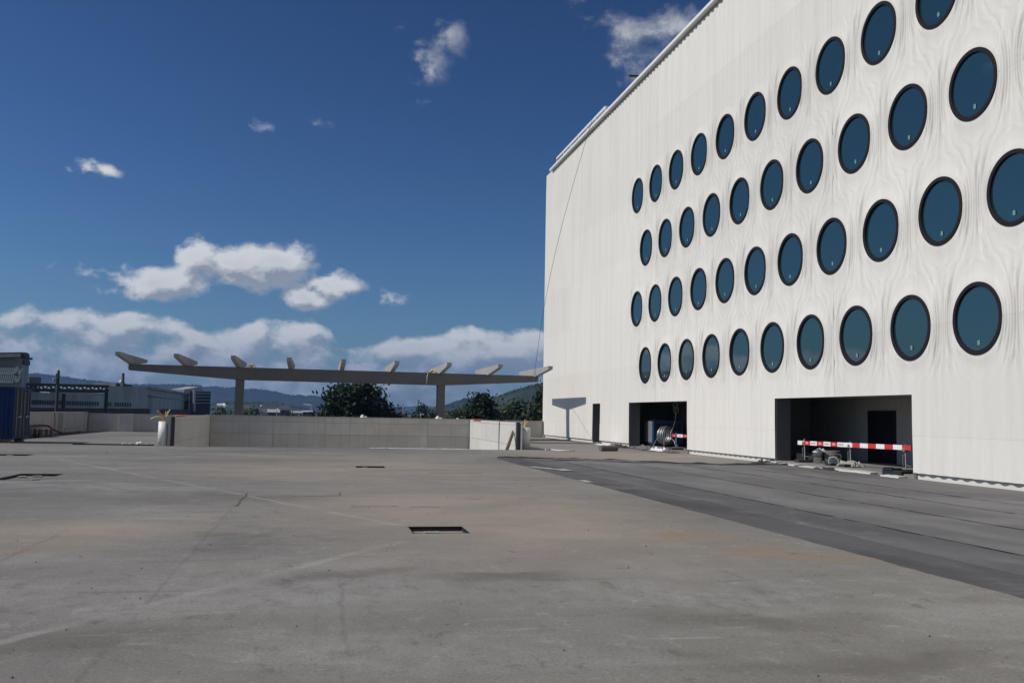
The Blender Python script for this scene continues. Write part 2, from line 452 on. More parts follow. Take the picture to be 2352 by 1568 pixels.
# trowelled, weathered concrete of the deck
def deck_mat():
    m, t, b = base_mat('deck_concrete')
    co = t.new('ShaderNodeTexCoord').outputs['Object']
    st = t.vec('MULTIPLY', co, (0.55, 1.0, 1.0))
    big = t.noise(st, 0.13, 5, 0.55, 0.6)
    mid = t.noise(st, 0.45, 10, 0.74, 0.4)
    sm = t.noise(t.vec('MULTIPLY', co, (1.0, 0.62, 1.0)), 3.0, 10, 0.80)
    fi = t.noise(co, 38, 5, 0.7)
    c = t.mix(t.ramp(big, 0.34, 0.66), (0.162, 0.153, 0.137), (0.232, 0.221, 0.200))
    c = t.mix(t.ramp(mid, 0.48, 0.66, 0, 0.65), c, (0.285, 0.276, 0.257))
    c = t.mix(t.ramp(mid, 0.44, 0.30, 0, 0.65), c, (0.112, 0.106, 0.096))
    c = t.mix(t.ramp(sm, 0.54, 0.68, 0, 0.70), c, (0.320, 0.310, 0.290))
    c = t.mix(t.ramp(sm, 0.46, 0.32, 0, 0.75), c, (0.098, 0.092, 0.083))
    # brownish wash of old puddles in the middle, rust at the edge of the membrane
    p = t.vec('ADD', co, t.vec('MULTIPLY', t.vec('SUBTRACT', t.noise(co, 0.35, 4, 0.6, col=True), (0.5, 0.5, 0.5)), (2.6, 3.2, 0.0)))
    def spot(x, y, rx, ry):
        return t.ramp(t.vec('LENGTH', t.vec('MULTIPLY', t.vec('SUBTRACT', p, (x, y, 0)), (1 / rx, 1 / ry, 0))), 1.0, 0.2)
    def union(*q):
        r = q[0]
        for x in q[1:]: r = t.math('MAXIMUM', r, x)
        return r
    tex = t.ramp(mid, 0.30, 0.66, 0.45, 1.0)
    dk = union(spot(-7.5, 17.0, 5.5, 9.0), spot(-4.0, 31.0, 5.0, 3.0))
    c = t.mix(t.math('MULTIPLY', dk, 0.38), c, (0.105, 0.101, 0.097))
    br = union(spot(2.6, 15.5, 4.6, 7.5), spot(1.5, 28.0, 7.0, 7.5), spot(12.5, 39.0, 6.0, 7.0), spot(-3.0, 13.5, 2.6, 2.0))
    c = t.mix(t.math('MULTIPLY', t.math('MULTIPLY', br, tex), 0.80), c, (0.325, 0.270, 0.212))
    pale = union(spot(-0.6, 8.9, 2.6, 1.3), spot(3.4, 8.7, 2.6, 0.9), spot(0.6, 6.6, 1.6, 0.9), spot(-4.4, 20.5, 2.2, 1.6))
    c = t.mix(t.math('MULTIPLY', t.math('MULTIPLY', pale, t.ramp(sm, 0.36, 0.62)), 0.62), c, (0.30, 0.295, 0.285))
    ol = union(spot(3.5, 7.5, 1.5, 0.55), spot(3.6, 6.1, 1.8, 0.35), spot(1.9, 9.35, 1.3, 0.3), spot(-1.6, 7.0, 1.4, 0.7), spot(0.3, 9.6, 0.9, 0.35))
    c = t.mix(t.math('MULTIPLY', ol, 0.55), c, (0.108, 0.100, 0.084))
    c = t.mix(t.math('MULTIPLY', union(spot(5.5, 10.9, 0.9, 1.0), spot(5.2, 12.4, 0.9, 0.6), spot(-3.2, 12.0, 0.6, 0.4)), 0.42), c, (0.31, 0.19, 0.095))
    wob = t.vec('ADD', co, t.vec('MULTIPLY', t.vec('SUBTRACT', t.noise(co, 1.3, 5, 0.6, col=True), (0.5, 0.5, 0.5)), (0.22, 0.22, 0.0)))
    wx = t.sep(wob)
    def line(ax, ay, bx, by, w):       # closeness to a straight joint between two points
        L = math.hypot(bx - ax, by - ay); ux, uy = (bx - ax) / L, (by - ay) / L
        px = t.math('ADD', wx[0], -ax); py = t.math('ADD', wx[1], -ay)
        al = t.math('MULTIPLY_ADD', px, ux, t.math('MULTIPLY', py, uy)); ac = t.math('ABSOLUTE', t.math('MULTIPLY_ADD', px, -uy, t.math('MULTIPLY', py, ux)))
        return t.math('MULTIPLY', t.ramp(ac, w, w * 0.25), t.math('MULTIPLY', t.math('GREATER_THAN', al, 0.0), t.math('LESS_THAN', al, L)))
    dash = t.ramp(t.noise(co, 0.9, 4, 0.7), 0.40, 0.56)
    ln = union(line(-3.2, 5.4, 1.1, 12.2, 0.10), line(-7.8, 31.8, 1.2, 13.9, 0.10), line(-8.5, 21.4, -3.0, 23.1, 0.09), line(2.2, 24.0, 5.4, 19.6, 0.09))
    c = t.mix(t.math('MULTIPLY', t.math('MULTIPLY', ln, t.math('MULTIPLY_ADD', dash, 0.7, 0.3)), 0.55), c, (0.335, 0.325, 0.305))
    dl = union(line(-1.33, 5.5, -1.33, 19.3, 0.035), line(-3.2, 5.5, -3.15, 14.5, 0.04), line(0.25, 5.4, 0.25, 9.2, 0.03), line(-2.0, 9.0, -0.4, 9.05, 0.06), line(-1.8, 10.7, 1.2, 11.0, 0.05), line(1.9, 9.2, 3.3, 9.3, 0.06), line(3.9, 9.0, 5.3, 9.3, 0.05), line(-4.2, 18.9, 2.6, 18.6, 0.06), line(-6.0, 16.4, 4.5, 16.5, 0.05))
    c = t.mix(t.math('MULTIPLY', t.math('MULTIPLY', dl, dash), 0.30), c, (0.085, 0.080, 0.073))
    gr = t.ramp(t.noise(co, 0.22, 3, 0.5), 0.48, 0.62)
    c = t.mix(t.math('MULTIPLY', gr, 0.22), c, (0.168, 0.166, 0.140))
    # pale cement scuffs, dark pock marks
    sc = t.noise(t.vec('MULTIPLY', co, (0.6, 2.6, 1.0)), 1.5, 10, 0.75, 0.5)
    c = t.mix(t.ramp(sc, 0.60, 0.67, 0, 0.62), c, (0.36, 0.352, 0.338))
    fl = t.noise(t.vec('MULTIPLY', co, (1.0, 0.8, 1.0)), 9.0, 3, 0.6)
    c = t.mix(t.math('MULTIPLY', t.ramp(fl, 0.66, 0.74, 0, 0.75), t.ramp(t.noise(co, 0.7, 3), 0.40, 0.65)), c, (0.42, 0.41, 0.40))
    bl = t.noise(t.vec('MULTIPLY', co, (1.6, 0.9, 1.0)), 1.1, 8, 0.72, 1.2)
    c = t.mix(t.ramp(bl, 0.64, 0.69, 0, 0.50), c, (0.085, 0.080, 0.073))
    tr = t.noise(t.vec('MULTIPLY', co, (0.35, 3.2, 1.0)), 0.9, 7, 0.7, 0.3)
    c = t.mix(t.ramp(tr, 0.56, 0.74, 0, 0.40), c, (0.30, 0.293, 0.282))
    vo = t.new('ShaderNodeTexVoronoi'); vo.inputs['Scale'].default_value = 3.2; t.l.new(co, vo.inputs['Vector'])
    pk = t.math('MULTIPLY', t.ramp(vo.outputs['Distance'], 0.055, 0.02), t.ramp(t.noise(co, 1.1, 2), 0.52, 0.58))
    c = t.mix(pk, c, (0.045, 0.043, 0.04))
    gsp = t.noise(co, 17.0, 3, 0.65)
    c = t.mix(t.ramp(gsp, 0.64, 0.70, 0, 0.50), c, (0.085, 0.081, 0.075))
    c = t.mix(t.ramp(gsp, 0.36, 0.31, 0, 0.45), c, (0.37, 0.36, 0.345))
    k = t.math('MULTIPLY_ADD', t.math('SUBTRACT', fi, 0.5), 1.2, 1.0)
    t.l.new(t.mul(c, k), b.inputs['Base Color'])
    t.l.new(t.ramp(mid, 0.3, 0.7, 0.62, 0.9), b.inputs['Roughness'])
    b.inputs['Specular IOR Level'].default_value = 0.35
    bp = t.new('ShaderNodeBump'); bp.inputs['Strength'].default_value = 0.35; bp.inputs['Distance'].default_value = 0.012
    t.l.new(t.math('MULTIPLY_ADD', sm, 1.4, t.math('SUBTRACT', fi, t.math('MULTIPLY', pk, 0.8))), bp.inputs['Height'])
    t.l.new(bp.outputs[0], b.inputs['Normal'])
    return m
MAT['deck'] = deck_mat()
def membrane_mat(name, c0, c1):
    m, t, b = base_mat(name)
    co = t.new('ShaderNodeTexCoord').outputs['Object']
    big = t.noise(t.vec('MULTIPLY', co, (1.0, 0.35, 1)), 0.5, 6, 0.6, 0.5)
    sm = t.noise(t.vec('MULTIPLY', co, (1.0, 0.5, 1)), 4.0, 8, 0.7)
    fi = t.noise(co, 60, 4, 0.7)
    c = t.mix(t.ramp(big, 0.35, 0.68), c0, c1)
    sc = t.noise(t.vec('MULTIPLY', co, (4.0, 1.2, 1.0)), 2.0, 10, 0.8, 0.4)
    c = t.mix(t.ramp(sc, 0.66, 0.76, 0, 0.5), c, (0.26, 0.26, 0.26))
    c = t.mix(t.ramp(sm, 0.56, 0.76, 0, 0.45), c, (0.20, 0.195, 0.19))
    du = t.noise(co, 0.7, 8, 0.75, 0.6)
    c = t.mix(t.ramp(du, 0.50, 0.70, 0, 0.50), c, (0.215, 0.205, 0.192))
    k = t.math('MULTIPLY_ADD', t.math('SUBTRACT', fi, 0.5), 0.6, 1.0)
    t.l.new(t.mul(c, k), b.inputs['Base Color']); b.inputs['Roughness'].default_value = 0.75
    b.inputs['Specular IOR Level'].default_value = 0.35
    bp = t.new('ShaderNodeBump'); bp.inputs['Strength'].default_value = 0.3; bp.inputs['Distance'].default_value = 0.01
    t.l.new(t.math('MULTIPLY_ADD', big, 3.0, sm), bp.inputs['Height']); t.l.new(bp.outputs[0], b.inputs['Normal'])
    return m
MAT['mem_dark'] = membrane_mat('membrane_fresh', (0.050, 0.049, 0.052), (0.092, 0.089, 0.091))
MAT['mem_mid'] = membrane_mat('membrane_mid', (0.076, 0.075, 0.078), (0.130, 0.127, 0.129))
MAT['mem_pale'] = membrane_mat('membrane_pale', (0.108, 0.105, 0.105), (0.175, 0.170, 0.168))

# ---------------------------------------------------------------- ground and hills
def terrain_mat(name, c0, c1, scale):
    m, t, b = base_mat(name)
    co = t.new('ShaderNodeTexCoord').outputs['Object']
    n1 = t.noise(co, scale, 6, 0.6); n2 = t.noise(co, scale * 9, 4, 0.6)
    c = t.mix(t.ramp(n1, 0.35, 0.65), c0, c1)
    c = t.mul(c, t.math('MULTIPLY_ADD', t.math('SUBTRACT', n2, 0.5), 1.1, 1.0))
    t.l.new(c, b.inputs['Base Color']); b.inputs['Roughness'].default_value = 0.95; b.inputs['Specular IOR Level'].default_value = 0.1
    return m
GZ = -8.0
gm = MB(); gm.box(-9500, 9500, -1500, 9500, GZ - 2, GZ)
struct(gm.build('ground', terrain_mat('field_ground', (0.06, 0.075, 0.03), (0.10, 0.095, 0.06), 0.004)))

def hill(name, crest, dist, depth, mat, rough, seed, step):
    """A ridge: crest = silhouette points in photo pixels, standing at `dist` metres, falling away on both sides."""
    xs = [c[0] for c in crest]; ys = [c[1] for c in crest]
    n = int((xs[-1] - xs[0]) / step) + 1
    prof = [(-1.0, 0.0), (-0.7, 0.28), (-0.45, 0.55), (-0.25, 0.78), (-0.1, 0.94), (0.0, 1.0), (0.15, 0.93), (0.5, 0.55), (1.0, 0.0)]
    vs = []; fs = []; m = len(prof)
    for i in range(n):
        x = xs[0] + (xs[-1] - xs[0]) * i / (n - 1)
        y = float(np.interp(x, xs, ys))
        top = far(x, y, dist)
        d = Vector((top.x, top.y, 0)).normalized()
        H = top.z - GZ
        for j, (dd, h) in enumerate(prof):
            p = Vector((top.x, top.y, 0)) + d * (dd * depth)
            q = mnoise.noise(Vector((p.x * 0.0041, p.y * 0.0041, seed))) * 0.08
            z = H * max(0.0, h + (q if 0 < j < m - 1 and dd != 0 else 0))
            if 0 < j < m - 1:
                z += rough * (1.0 if abs(dd) < 0.12 else 0.0) * (abs(mnoise.noise(Vector((i * 0.9, j * 3.1, seed + 3)))) + 0.7 * abs(mnoise.noise(Vector((i * 0.33, j * 1.7, seed + 5)))) - 0.3)
            vs.append((p.x, p.y, GZ - (4 if j in (0, m - 1) else 0) + z))
    for i in range(n - 1):
        for j in range(m - 1):
            fs.append((i * m + j, (i + 1) * m + j, (i + 1) * m + j + 1, i * m + j + 1))
    return struct(MB().add(vs, fs).build(name, mat, smooth=False))
M_forest = terrain_mat('forest_far', (0.016, 0.024, 0.020), (0.028, 0.038, 0.026), 0.006)
M_forest2 = terrain_mat('forest_near', (0.024, 0.038, 0.018), (0.052, 0.066, 0.030), 0.010)
hill('hills', [(-500, 1035), (-200, 1030), (0, 1043), (80, 1050), (110, 1050), (167, 1058), (189, 1060), (219, 1065), (258, 1070), (297, 1073), (322, 1076), (373, 1080),
      (393, 1081), (414, 1080), (453, 1081), (492, 1080), (531, 1082), (561, 1082), (571, 1087), (606, 1086), (626, 1090), (643, 1090), (658, 1087),
      (690, 1094), (705, 1093), (736, 1095), (759, 1098), (782, 1102), (797, 1107), (820, 1110), (828, 1112), (843, 1110), (858, 1113), (881, 1111),
      (904, 1117), (930, 1124), (980, 1138), (1050, 1150), (1100, 1156)], 4600, 900, M_forest, 9, 1.0, 1.3)
hill('hills', [(950, 1158), (1040, 1146), (1080, 1142), (1120, 1143), (1180, 1143), (1230, 1144), (1300, 1141), (1500, 1128), (1700, 1130), (2200, 1150)], 7200, 900, M_forest, 10, 4.0, 1.5)
hill('hills', [(400, 1160), (520, 1140), (560, 1133), (620, 1132), (687, 1131), (728, 1129), (774, 1130.5), (797, 1134), (820, 1141), (851, 1146), (874, 1153), (900, 1162)], 2300, 420, M_forest2, 7, 7.0, 1.5)
hill('hills', [(1215, 1158), (1252, 1139), (1269, 1133), (1286, 1127.5), (1292, 1124), (1304, 1120), (1322, 1119), (1350, 1121), (1400, 1131), (1450, 1150), (1480, 1160)], 2900, 420, M_forest, 6, 11.0, 1.2)
hill('hills', [(1290, 1160), (1340, 1132), (1376, 1119), (1399, 1113.5), (1430, 1103), (1460, 1092), (1491, 1083.6), (1523, 1077.5), (1600, 1060), (1700, 1040), (1850, 1030), (2100, 1040), (2400, 1080)], 1900, 500, M_forest2, 6, 14.0, 1.2)

# ---------------------------------------------------------------- deck
PITS = [(1.30, 2.06, 12.95, 13.70), (1.14, 1.98, 28.25, 29.05), (-6.85, -5.90, 22.60, 24.70), (-10.8, -9.2, 33.6, 34.6)]
RAMP = (-6.07, 9.05, 43.6, 57.7)
XB = sorted({-15.6, 16.9, *[p[0] for p in PITS], *[p[1] for p in PITS], RAMP[0], RAMP[1]})
YB = sorted({-25.0, 70.2, *[p[2] for p in PITS], *[p[3] for p in PITS], RAMP[2], RAMP[3]})
dm = MB()
idx = {}
def dv_(x, y):
    if (x, y) not in idx:
        idx[(x, y)] = len(dm.v); dm.v.append((x, y, 0.0))
    return idx[(x, y)]
for i in range(len(XB) - 1):
    for j in range(len(YB) - 1):
        cx_, cy_ = (XB[i] + XB[i + 1]) / 2, (YB[j] + YB[j + 1]) / 2
        if any(h[0] < cx_ < h[1] and h[2] < cy_ < h[3] for h in PITS + [RAMP]): continue
        dm.f.append((dv_(XB[i], YB[j]), dv_(XB[i + 1], YB[j]), dv_(XB[i + 1], YB[j + 1]), dv_(XB[i], YB[j + 1])))
deck = struct(dm.build('deck', MAT['deck']))
eb = MB()
eb.box(-15.9, -15.6, -25, 70.4, GZ, 0); eb.box(-15.6, 16.9, 70.2, 70.4, GZ, 0); eb.box(-15.6, 60, -25.2, -25, GZ, 0)
eb.build('slab_edge', MAT['concrete'], deck)
for k, (x0, x1, y0, y1) in enumerate(PITS):
    d = (0.06, 0.05, 0.05, 0.04)[k]
    b = MB()
    b.add([(x0, y0, 0), (x1, y0, 0), (x1, y1, 0), (x0, y1, 0), (x0, y0, -d), (x1, y0, -d), (x1, y1, -d), (x0, y1, -d)],
          [(0, 1, 5, 4), (1, 2, 6, 5), (2, 3, 7, 6), (3, 0, 4, 7), (4, 5, 6, 7)])
    b.f.pop()
    b.build('floor_recess', MAT['bitumen'], deck)
    MB().add([(x0, y0, -d), (x1, y0, -d), (x1, y1, -d), (x0, y1, -d)], [(0, 1, 2, 3)]).build('recess_bottom', MAT['deck'], deck)
    f = MB(); w = 0.012
    for (a0, a1, b0, b1) in ((x0 - w, x1 + w, y1, y1 + w), (x0 - w, x1 + w, y0 - w, y0), (x0 - w, x0, y0, y1), (x1, x1 + w, y0, y1)):
        f.box(a0, a1, b0, b1, -0.02, 0.004)
    f.build('recess_frame', MAT['steel'], deck)
    lump = MB()
    for q in range(5):
        a = x0 + 0.1 + (x1 - x0 - 0.35) * rng.random(); c = y0 + 0.05 + (y1 - y0 - 0.2) * rng.random()
        lump.cbox(a, a + 0.08 + 0.14 * rng.random(), c, c + 0.04 + 0.08 * rng.random(), -d, -d + 0.02 + 0.03 * rng.random(), 0.008)
    lump.build('mortar_lump', MAT['scuff'], deck)
def ribbon(pts, w, z, jit=0.4, step=0.12, seed=0, gaps=0.0):
    """A ragged flat band along a polyline."""
    r = random.Random(seed); b = MB(); P = [Vector((p[0], p[1])) for p in pts]
    L = []; left = []
    for i in range(len(P) - 1):
        n = max(2, int((P[i + 1] - P[i]).length / step))
        for k in range(n): L.append(P[i].lerp(P[i + 1], k / n))
    L.append(P[-1])
    on = True
    for i in range(len(L) - 1):
        if gaps and r.random() < gaps: on = not on
        if not on: continue
        d = (L[i + 1] - L[i]).normalized(); nn = Vector((-d.y, d.x))
        def ww(k): return w * (1 + jit * 2 * (mnoise.noise(Vector((k * 0.7, seed * 3.3, 0)))))
        def off(k): return w * jit * 2 * mnoise.noise(Vector((k * 0.35, seed * 1.7, 5))) + (0.05 * mnoise.noise(Vector((k * 0.13, seed * 2.9, 8))) if w < 0.2 else 0)
        a0, a1 = max(0.002, ww(i)) / 2, max(0.002, ww(i + 1)) / 2
        p0 = L[i] + nn * off(i); p1 = L[i + 1] + nn * off(i + 1)
        b.add([(*(p0 - nn * a0), z), (*(p1 - nn * a1), z), (*(p1 + nn * a1), z), (*(p0 + nn * a0), z)], [(0, 1, 2, 3)])
    return b
# cracks, saw cuts and pale chalked lines drawn on the slab
k = 0
for mat, w, gaps, pts in [
    ('crack', 0.05, 0.05, [(-2.24, 19.02), (-1.28, 18.8)]), ('crack', 0.05, 0.05, [(-0.44, 18.67), (0.46, 18.83)]), ('crack', 0.03, 0.10, [(0.46, 18.83), (0.55, 20.9)]),
    ('crack', 0.04, 0.1, [(-1.3, 16.69), (-1.27, 19.29)]),
    
    ('crack', 0.045, 0.06, [(0.6, 16.6), (1.4, 16.7)]), ('crack', 0.035, 0.10, [(1.6, 16.6), (2.6, 16.5)]),
    ('crack', 0.035, 0.1, [(-4.8, 22.6), (-3.1, 23.2)]), ('crack', 0.05, 0.08, [(-9.5, 20.5), (-8.0, 20.4)]), 
    
    ('crack', 0.03, 0.2, [(2.6, 18.0), (4.2, 18.3)]), ('crack', 0.08, 0.05, [(3.0, 26.0), (4.5, 26.1)]),
    ('scuff', 0.10, 0.06, [(-12.0, 37.2), (-8.5, 37.6), (-4.0, 38.0)]), ('crack', 0.07, 0.05, [(-11.0, 38.6), (-7.5, 38.3), (-6.6, 39.4)]), ('scuff', 0.08, 0.08, [(-5.0, 35.6), (-1.0, 36.0)]),
    ('crack', 0.09, 0.0, [(-15.0, 33.0), (-12.4, 33.2)]), ('crack', 0.07, 0.04, [(10.2, 56.0), (15.5, 53.5)]), ('crack', 0.10, 0.02, [(10.0, 61.5), (16.0, 60.5)]),
    ('crack', 0.05, 0.03, [(13.2, 38.6), (14.6, 38.6)]), ('crack', 0.06, 0.03, [(-9.6, 49.5), (-8.0, 49.4)]), ('crack', 0.05, 0.03, [(-9.0, 63.5), (-7.8, 63.5)])]:
    k += 1
    w *= 0.45 if pts[0][1] < 13 else 0.8; gaps *= 0.3
    near = pts[0][1] < 13 and mat == 'crack'
    ribbon(pts, w * (2.2 if near else 1), 0.002 + 0.0002 * k, jit=0.9 if near else 0.4, seed=k, gaps=gaps).build('floor_crack' if mat == 'crack' else 'floor_scuff', MAT['crack_soft' if near else mat], deck)
# grit lying about
gb = MB()
for i in range(170):
    y = 5.0 + 34 * rng.random() ** 1.6; x = -0.5 * y + rng.random() * (6.2 + 0.5 * y); s = 0.004 + 0.009 * rng.random() ** 2 + 0.0005 * y
    a = rng.random() * 6.28; ca, sa = math.cos(a) * s, math.sin(a) * s * 0.7
    gb.add([(x - ca, y - sa, 0.001), (x + sa, y - ca, 0.001), (x + ca, y + sa, 0.001), (x - sa, y + ca, 0.001), (x, y, s * 0.9)], [(0, 1, 4), (1, 2, 4), (2, 3, 4), (3, 0, 4)])
tag(gb.build('grit', MAT['grit']), 'small stones and crumbs of mortar strewn over the concrete', 'grit', kind='stuff')

# bituminous membrane laid in long strips beside the facade
mem = thing('roofing_membrane', 'dark bituminous roofing sheets laid in long strips beside the white building', 'roofing membrane', (10, 20, 0))
strips = [(6.45, 7.42, 34.75, 'mem_dark'), (7.38, 8.52, 34.35, 'mem_mid'), (8.48, 10.52, 33.3, 'mem_pale'), (10.48, 12.22, 31.6, 'mem_pale'), (12.18, 13.64, 30.9, 'mem_pale'), (13.60, 16.40, 31.2, 'mem_pale')]
for q, (x0, x1, ye, mt) in enumerate(strips):
    b = MB(); n = 330; vs = []
    for i in range(n + 1):
        y = -6 + (ye + 6) * i / n
        e0 = 0.05 * mnoise.noise(Vector((y * 0.5, q * 7.1, 0))) + 0.02 * mnoise.noise(Vector((y * 6.3, q * 2.1, 9))) + 0.03 * mnoise.noise(Vector((y * 2.1, q * 7.1, 4)))
        e1 = 0.04 * mnoise.noise(Vector((y * 0.5, q * 7.1 + 40, 0)))
        z = 0.006 + 0.005 * q + 0.004 * mnoise.noise(Vector((y * 0.8, q * 3.0, 2)))
        vs += [(x0 + e0, y, 0.0), (x0 + e0 + 0.004, y, z), ((x0 + x1) / 2, y, z), (x1 + e1, y, z - 0.003)]
    fs = []
    for i in range(n):
        for j in range(3): fs.append((i * 4 + j, i * 4 + j + 1, i * 4 + j + 5, i * 4 + j + 4))
    b.add(vs, fs).build('membrane_strip', MAT[mt], mem)
    if q >= 2:
        ribbon([(x0 - 0.01, -6), (x0 - 0.01, ye - 0.2)], 0.028, 0.0065 + 0.005 * q, jit=0.55, step=0.15, seed=60 + q, gaps=0).build('seam', MAT['bitumen'], mem)
def wrinkled(pts, w, h, seed, step=0.12):
    b = MB(); P = [Vector(p) for p in pts]; L = []
    for i in range(len(P) - 1):
        n = max(2, int((P[i + 1] - P[i]).length / step))
        for k in range(n): L.append(P[i].lerp(P[i + 1], k / n))
    L.append(P[-1]); m = 7; vs = []; fs = []
    for i, p in enumerate(L):
        d = (L[min(i + 1, len(L) - 1)] - L[max(i - 1, 0)]).normalized(); nn = Vector((-d.y, d.x))
        for j in range(m):
            u = j / (m - 1) - 0.5
            q = mnoise.noise(Vector((i * step * 1.6, j * 0.5, seed))); s = mnoise.noise(Vector((i * step * 0.6, 0, seed + 8)))
            c = p + nn * (u * w * (1 + 0.5 * s) + 0.12 * s)
            vs.append((c.x, c.y, max(0.03, 0.03 + h * (math.cos(u * 3.14) * (0.4 + 0.9 * abs(s) + q)))))
    for i in range(len(L) - 1):
        for j in range(m - 1): fs.append((i * m + j, (i + 1) * m + j, (i + 1) * m + j + 1, i * m + j + 1))
    return b.add(vs, fs)
wrinkled([(6.5, 34.8), (8.8, 34.3), (10.6, 33.2), (12.2, 31.6), (13.8, 31.1), (16.2, 31.3)], 0.30, 0.07, 3).build('wrinkled_edge', MAT['bitumen'], mem)
wrinkled([(8.5, 34.2), (9.6, 33.6), (11.3, 32.5)], 0.5, 0.05, 9).build('wrinkled_edge', MAT['felt'], mem)

# ---------------------------------------------------------------- white office building
FX = 16.45                                # mean plane of the moulded panels
P = 2.82; R_WIN = 0.92
ROWS = [4.28, 7.34, 10.39, 13.44]
C0 = [27.17, 28.58, 27.17, 28.58]
LAST = [46.91, 48.32, 46.91, 48.32]
FIRST_T = 8.0
OPEN = [(24.38, 32.70, 2.385), (41.28, 49.60, 2.385), (55.03, 56.60, 2.39)]
TOPZ = 19.55
def sstep(x, a, b):
    u = np.clip((x - a) / (b - a), 0, 1); return u * u * (3 - 2 * u)
def relief(t, z):
    """Outward relief of the facade: regular corrugation that turns into draped folds squeezed between the round windows."""
    wv = 0.045 * np.sin(t * 1.3 + z * 1.1) * np.sin(z * 0.9 - t * 0.45)
    zone = sstep(z, 2.35, 3.3) * (1 - sstep(z, 14.4, 15.6))
    tot = np.zeros_like(t); zsum = np.zeros_like(t)
    half = 1.53
    for r, zr in enumerate(ROWS):
        dz = z - zr; ad = np.abs(dz)
        lo = ROWS[0] - 9 if r == 0 else (ROWS[r - 1] + zr) / 2
        hi = ROWS[-1] + 9 if r == 3 else (ROWS[r + 1] + zr) / 2
        w = ((z >= lo) & (z < hi)).astype(float)
        endf = 1 - sstep(t, LAST[r] + 0.7, LAST[r] + 2.3)
        tw = t + wv * sstep(ad, 0.5, 1.5)
        rel = np.mod(tw - C0[r], P) - P / 2
        ww = 0.955 * np.cos(np.pi / 2 * np.clip(ad / half, 0, 1)) ** 0.72
        u = rel / ((P - 2 * ww) / 2)
        inside = 1 - sstep(np.abs(u), 0.95, 1.10)
        fine = 1 - sstep(ad, 0.40, 1.25)
        mod = 1 + 0.35 * np.sin(u * 7.0 + r * 2.3 + np.floor((tw - C0[r]) / P) * 4.1) * (1 - sstep(ad, 1.0, 1.5))
        s = 0.056 * (np.abs(np.cos(np.pi * 5 * u)) ** 0.9 - 0.6) * (1.25 * fine + 0.06) * mod
        s = s + 0.092 * (np.abs(np.cos(np.pi * 3 * u)) ** 0.8 - 0.6) * sstep(ad, 0.25, 1.2) * mod
        rc = np.sqrt((np.mod(t - C0[r] + P / 2, P) - P / 2) ** 2 + dz ** 2)
        collar = 0.030 * np.exp(-((rc - 0.95) / 0.20) ** 2) * (t < LAST[r] + 1.4)
        env = 1 - 0.78 * sstep(ad, 0.90, 1.45)
        outer = 1 - 0.97 * sstep(np.abs(u), 0.30, 0.78) * sstep(ad, 0.60, 0.95) * (1 - sstep(ad, 1.34, 1.52))
        tot += w * endf * s * inside * env * outer + collar
        zsum += w * endf
    mixz = zone * np.clip(zsum, 0, 1)
    low = sstep(z, 0.5, 1.6) * (1 - sstep(z, 18.4, 19.2))
    base = 0.026 * np.sin(2 * np.pi * t / (P / 6)) * (1 - 0.93 * mixz) * (1 - 0.72 * low)
    blank = sstep(t, 49.0, 51.5) * sstep(z, 0.6, 3.0) * (1 - sstep(z, 18.3, 19.2))
    base = base * (1 - 0.88 * blank)
    return base + tot * zone
bld = thing('office_building', 'tall white office building with pleated facade and rows of round dark windows', 'building', (17.0, 40.0, 0.0))
def np_mesh(name, verts, quads, smooth=True):
    m = bpy.data.meshes.new(name)
    m.vertices.add(len(verts)); m.vertices.foreach_set('co', verts.astype(np.float32).ravel())
    m.loops.add(quads.size); m.loops.foreach_set('vertex_index', quads.astype(np.int32).ravel())
    m.polygons.add(len(quads)); m.polygons.foreach_set('loop_start', np.arange(0, quads.size, 4, dtype=np.int32))
    m.polygons.foreach_set('use_smooth', np.ones(len(quads), dtype=bool) if smooth else np.zeros(len(quads), dtype=bool))
    m.update(calc_edges=True); m.validate()
    return m
WINS = []
for r, zr in enumerate(ROWS):
    c = LAST[r]
    while c > FIRST_T + 1.5:
        WINS.append((c, zr)); c -= P
def axis_pts(a, b, step, breaks):
    q = sorted({a, b, *[x for x in breaks if a < x < b]}); out = []
    for i in range(len(q) - 1):
        n = max(1, int(math.ceil((q[i + 1] - q[i]) / step))); out += [q[i] + (q[i + 1] - q[i]) * k / n for k in range(n)]
    return np.array(out + [q[-1]])
TC = [69.9, 62.3, 45.45, 28.52, 11.6, -14.0]
ZC = [0.19, 1.22, 4.28, 7.34, 10.39, 13.44, 16.5, TOPZ]
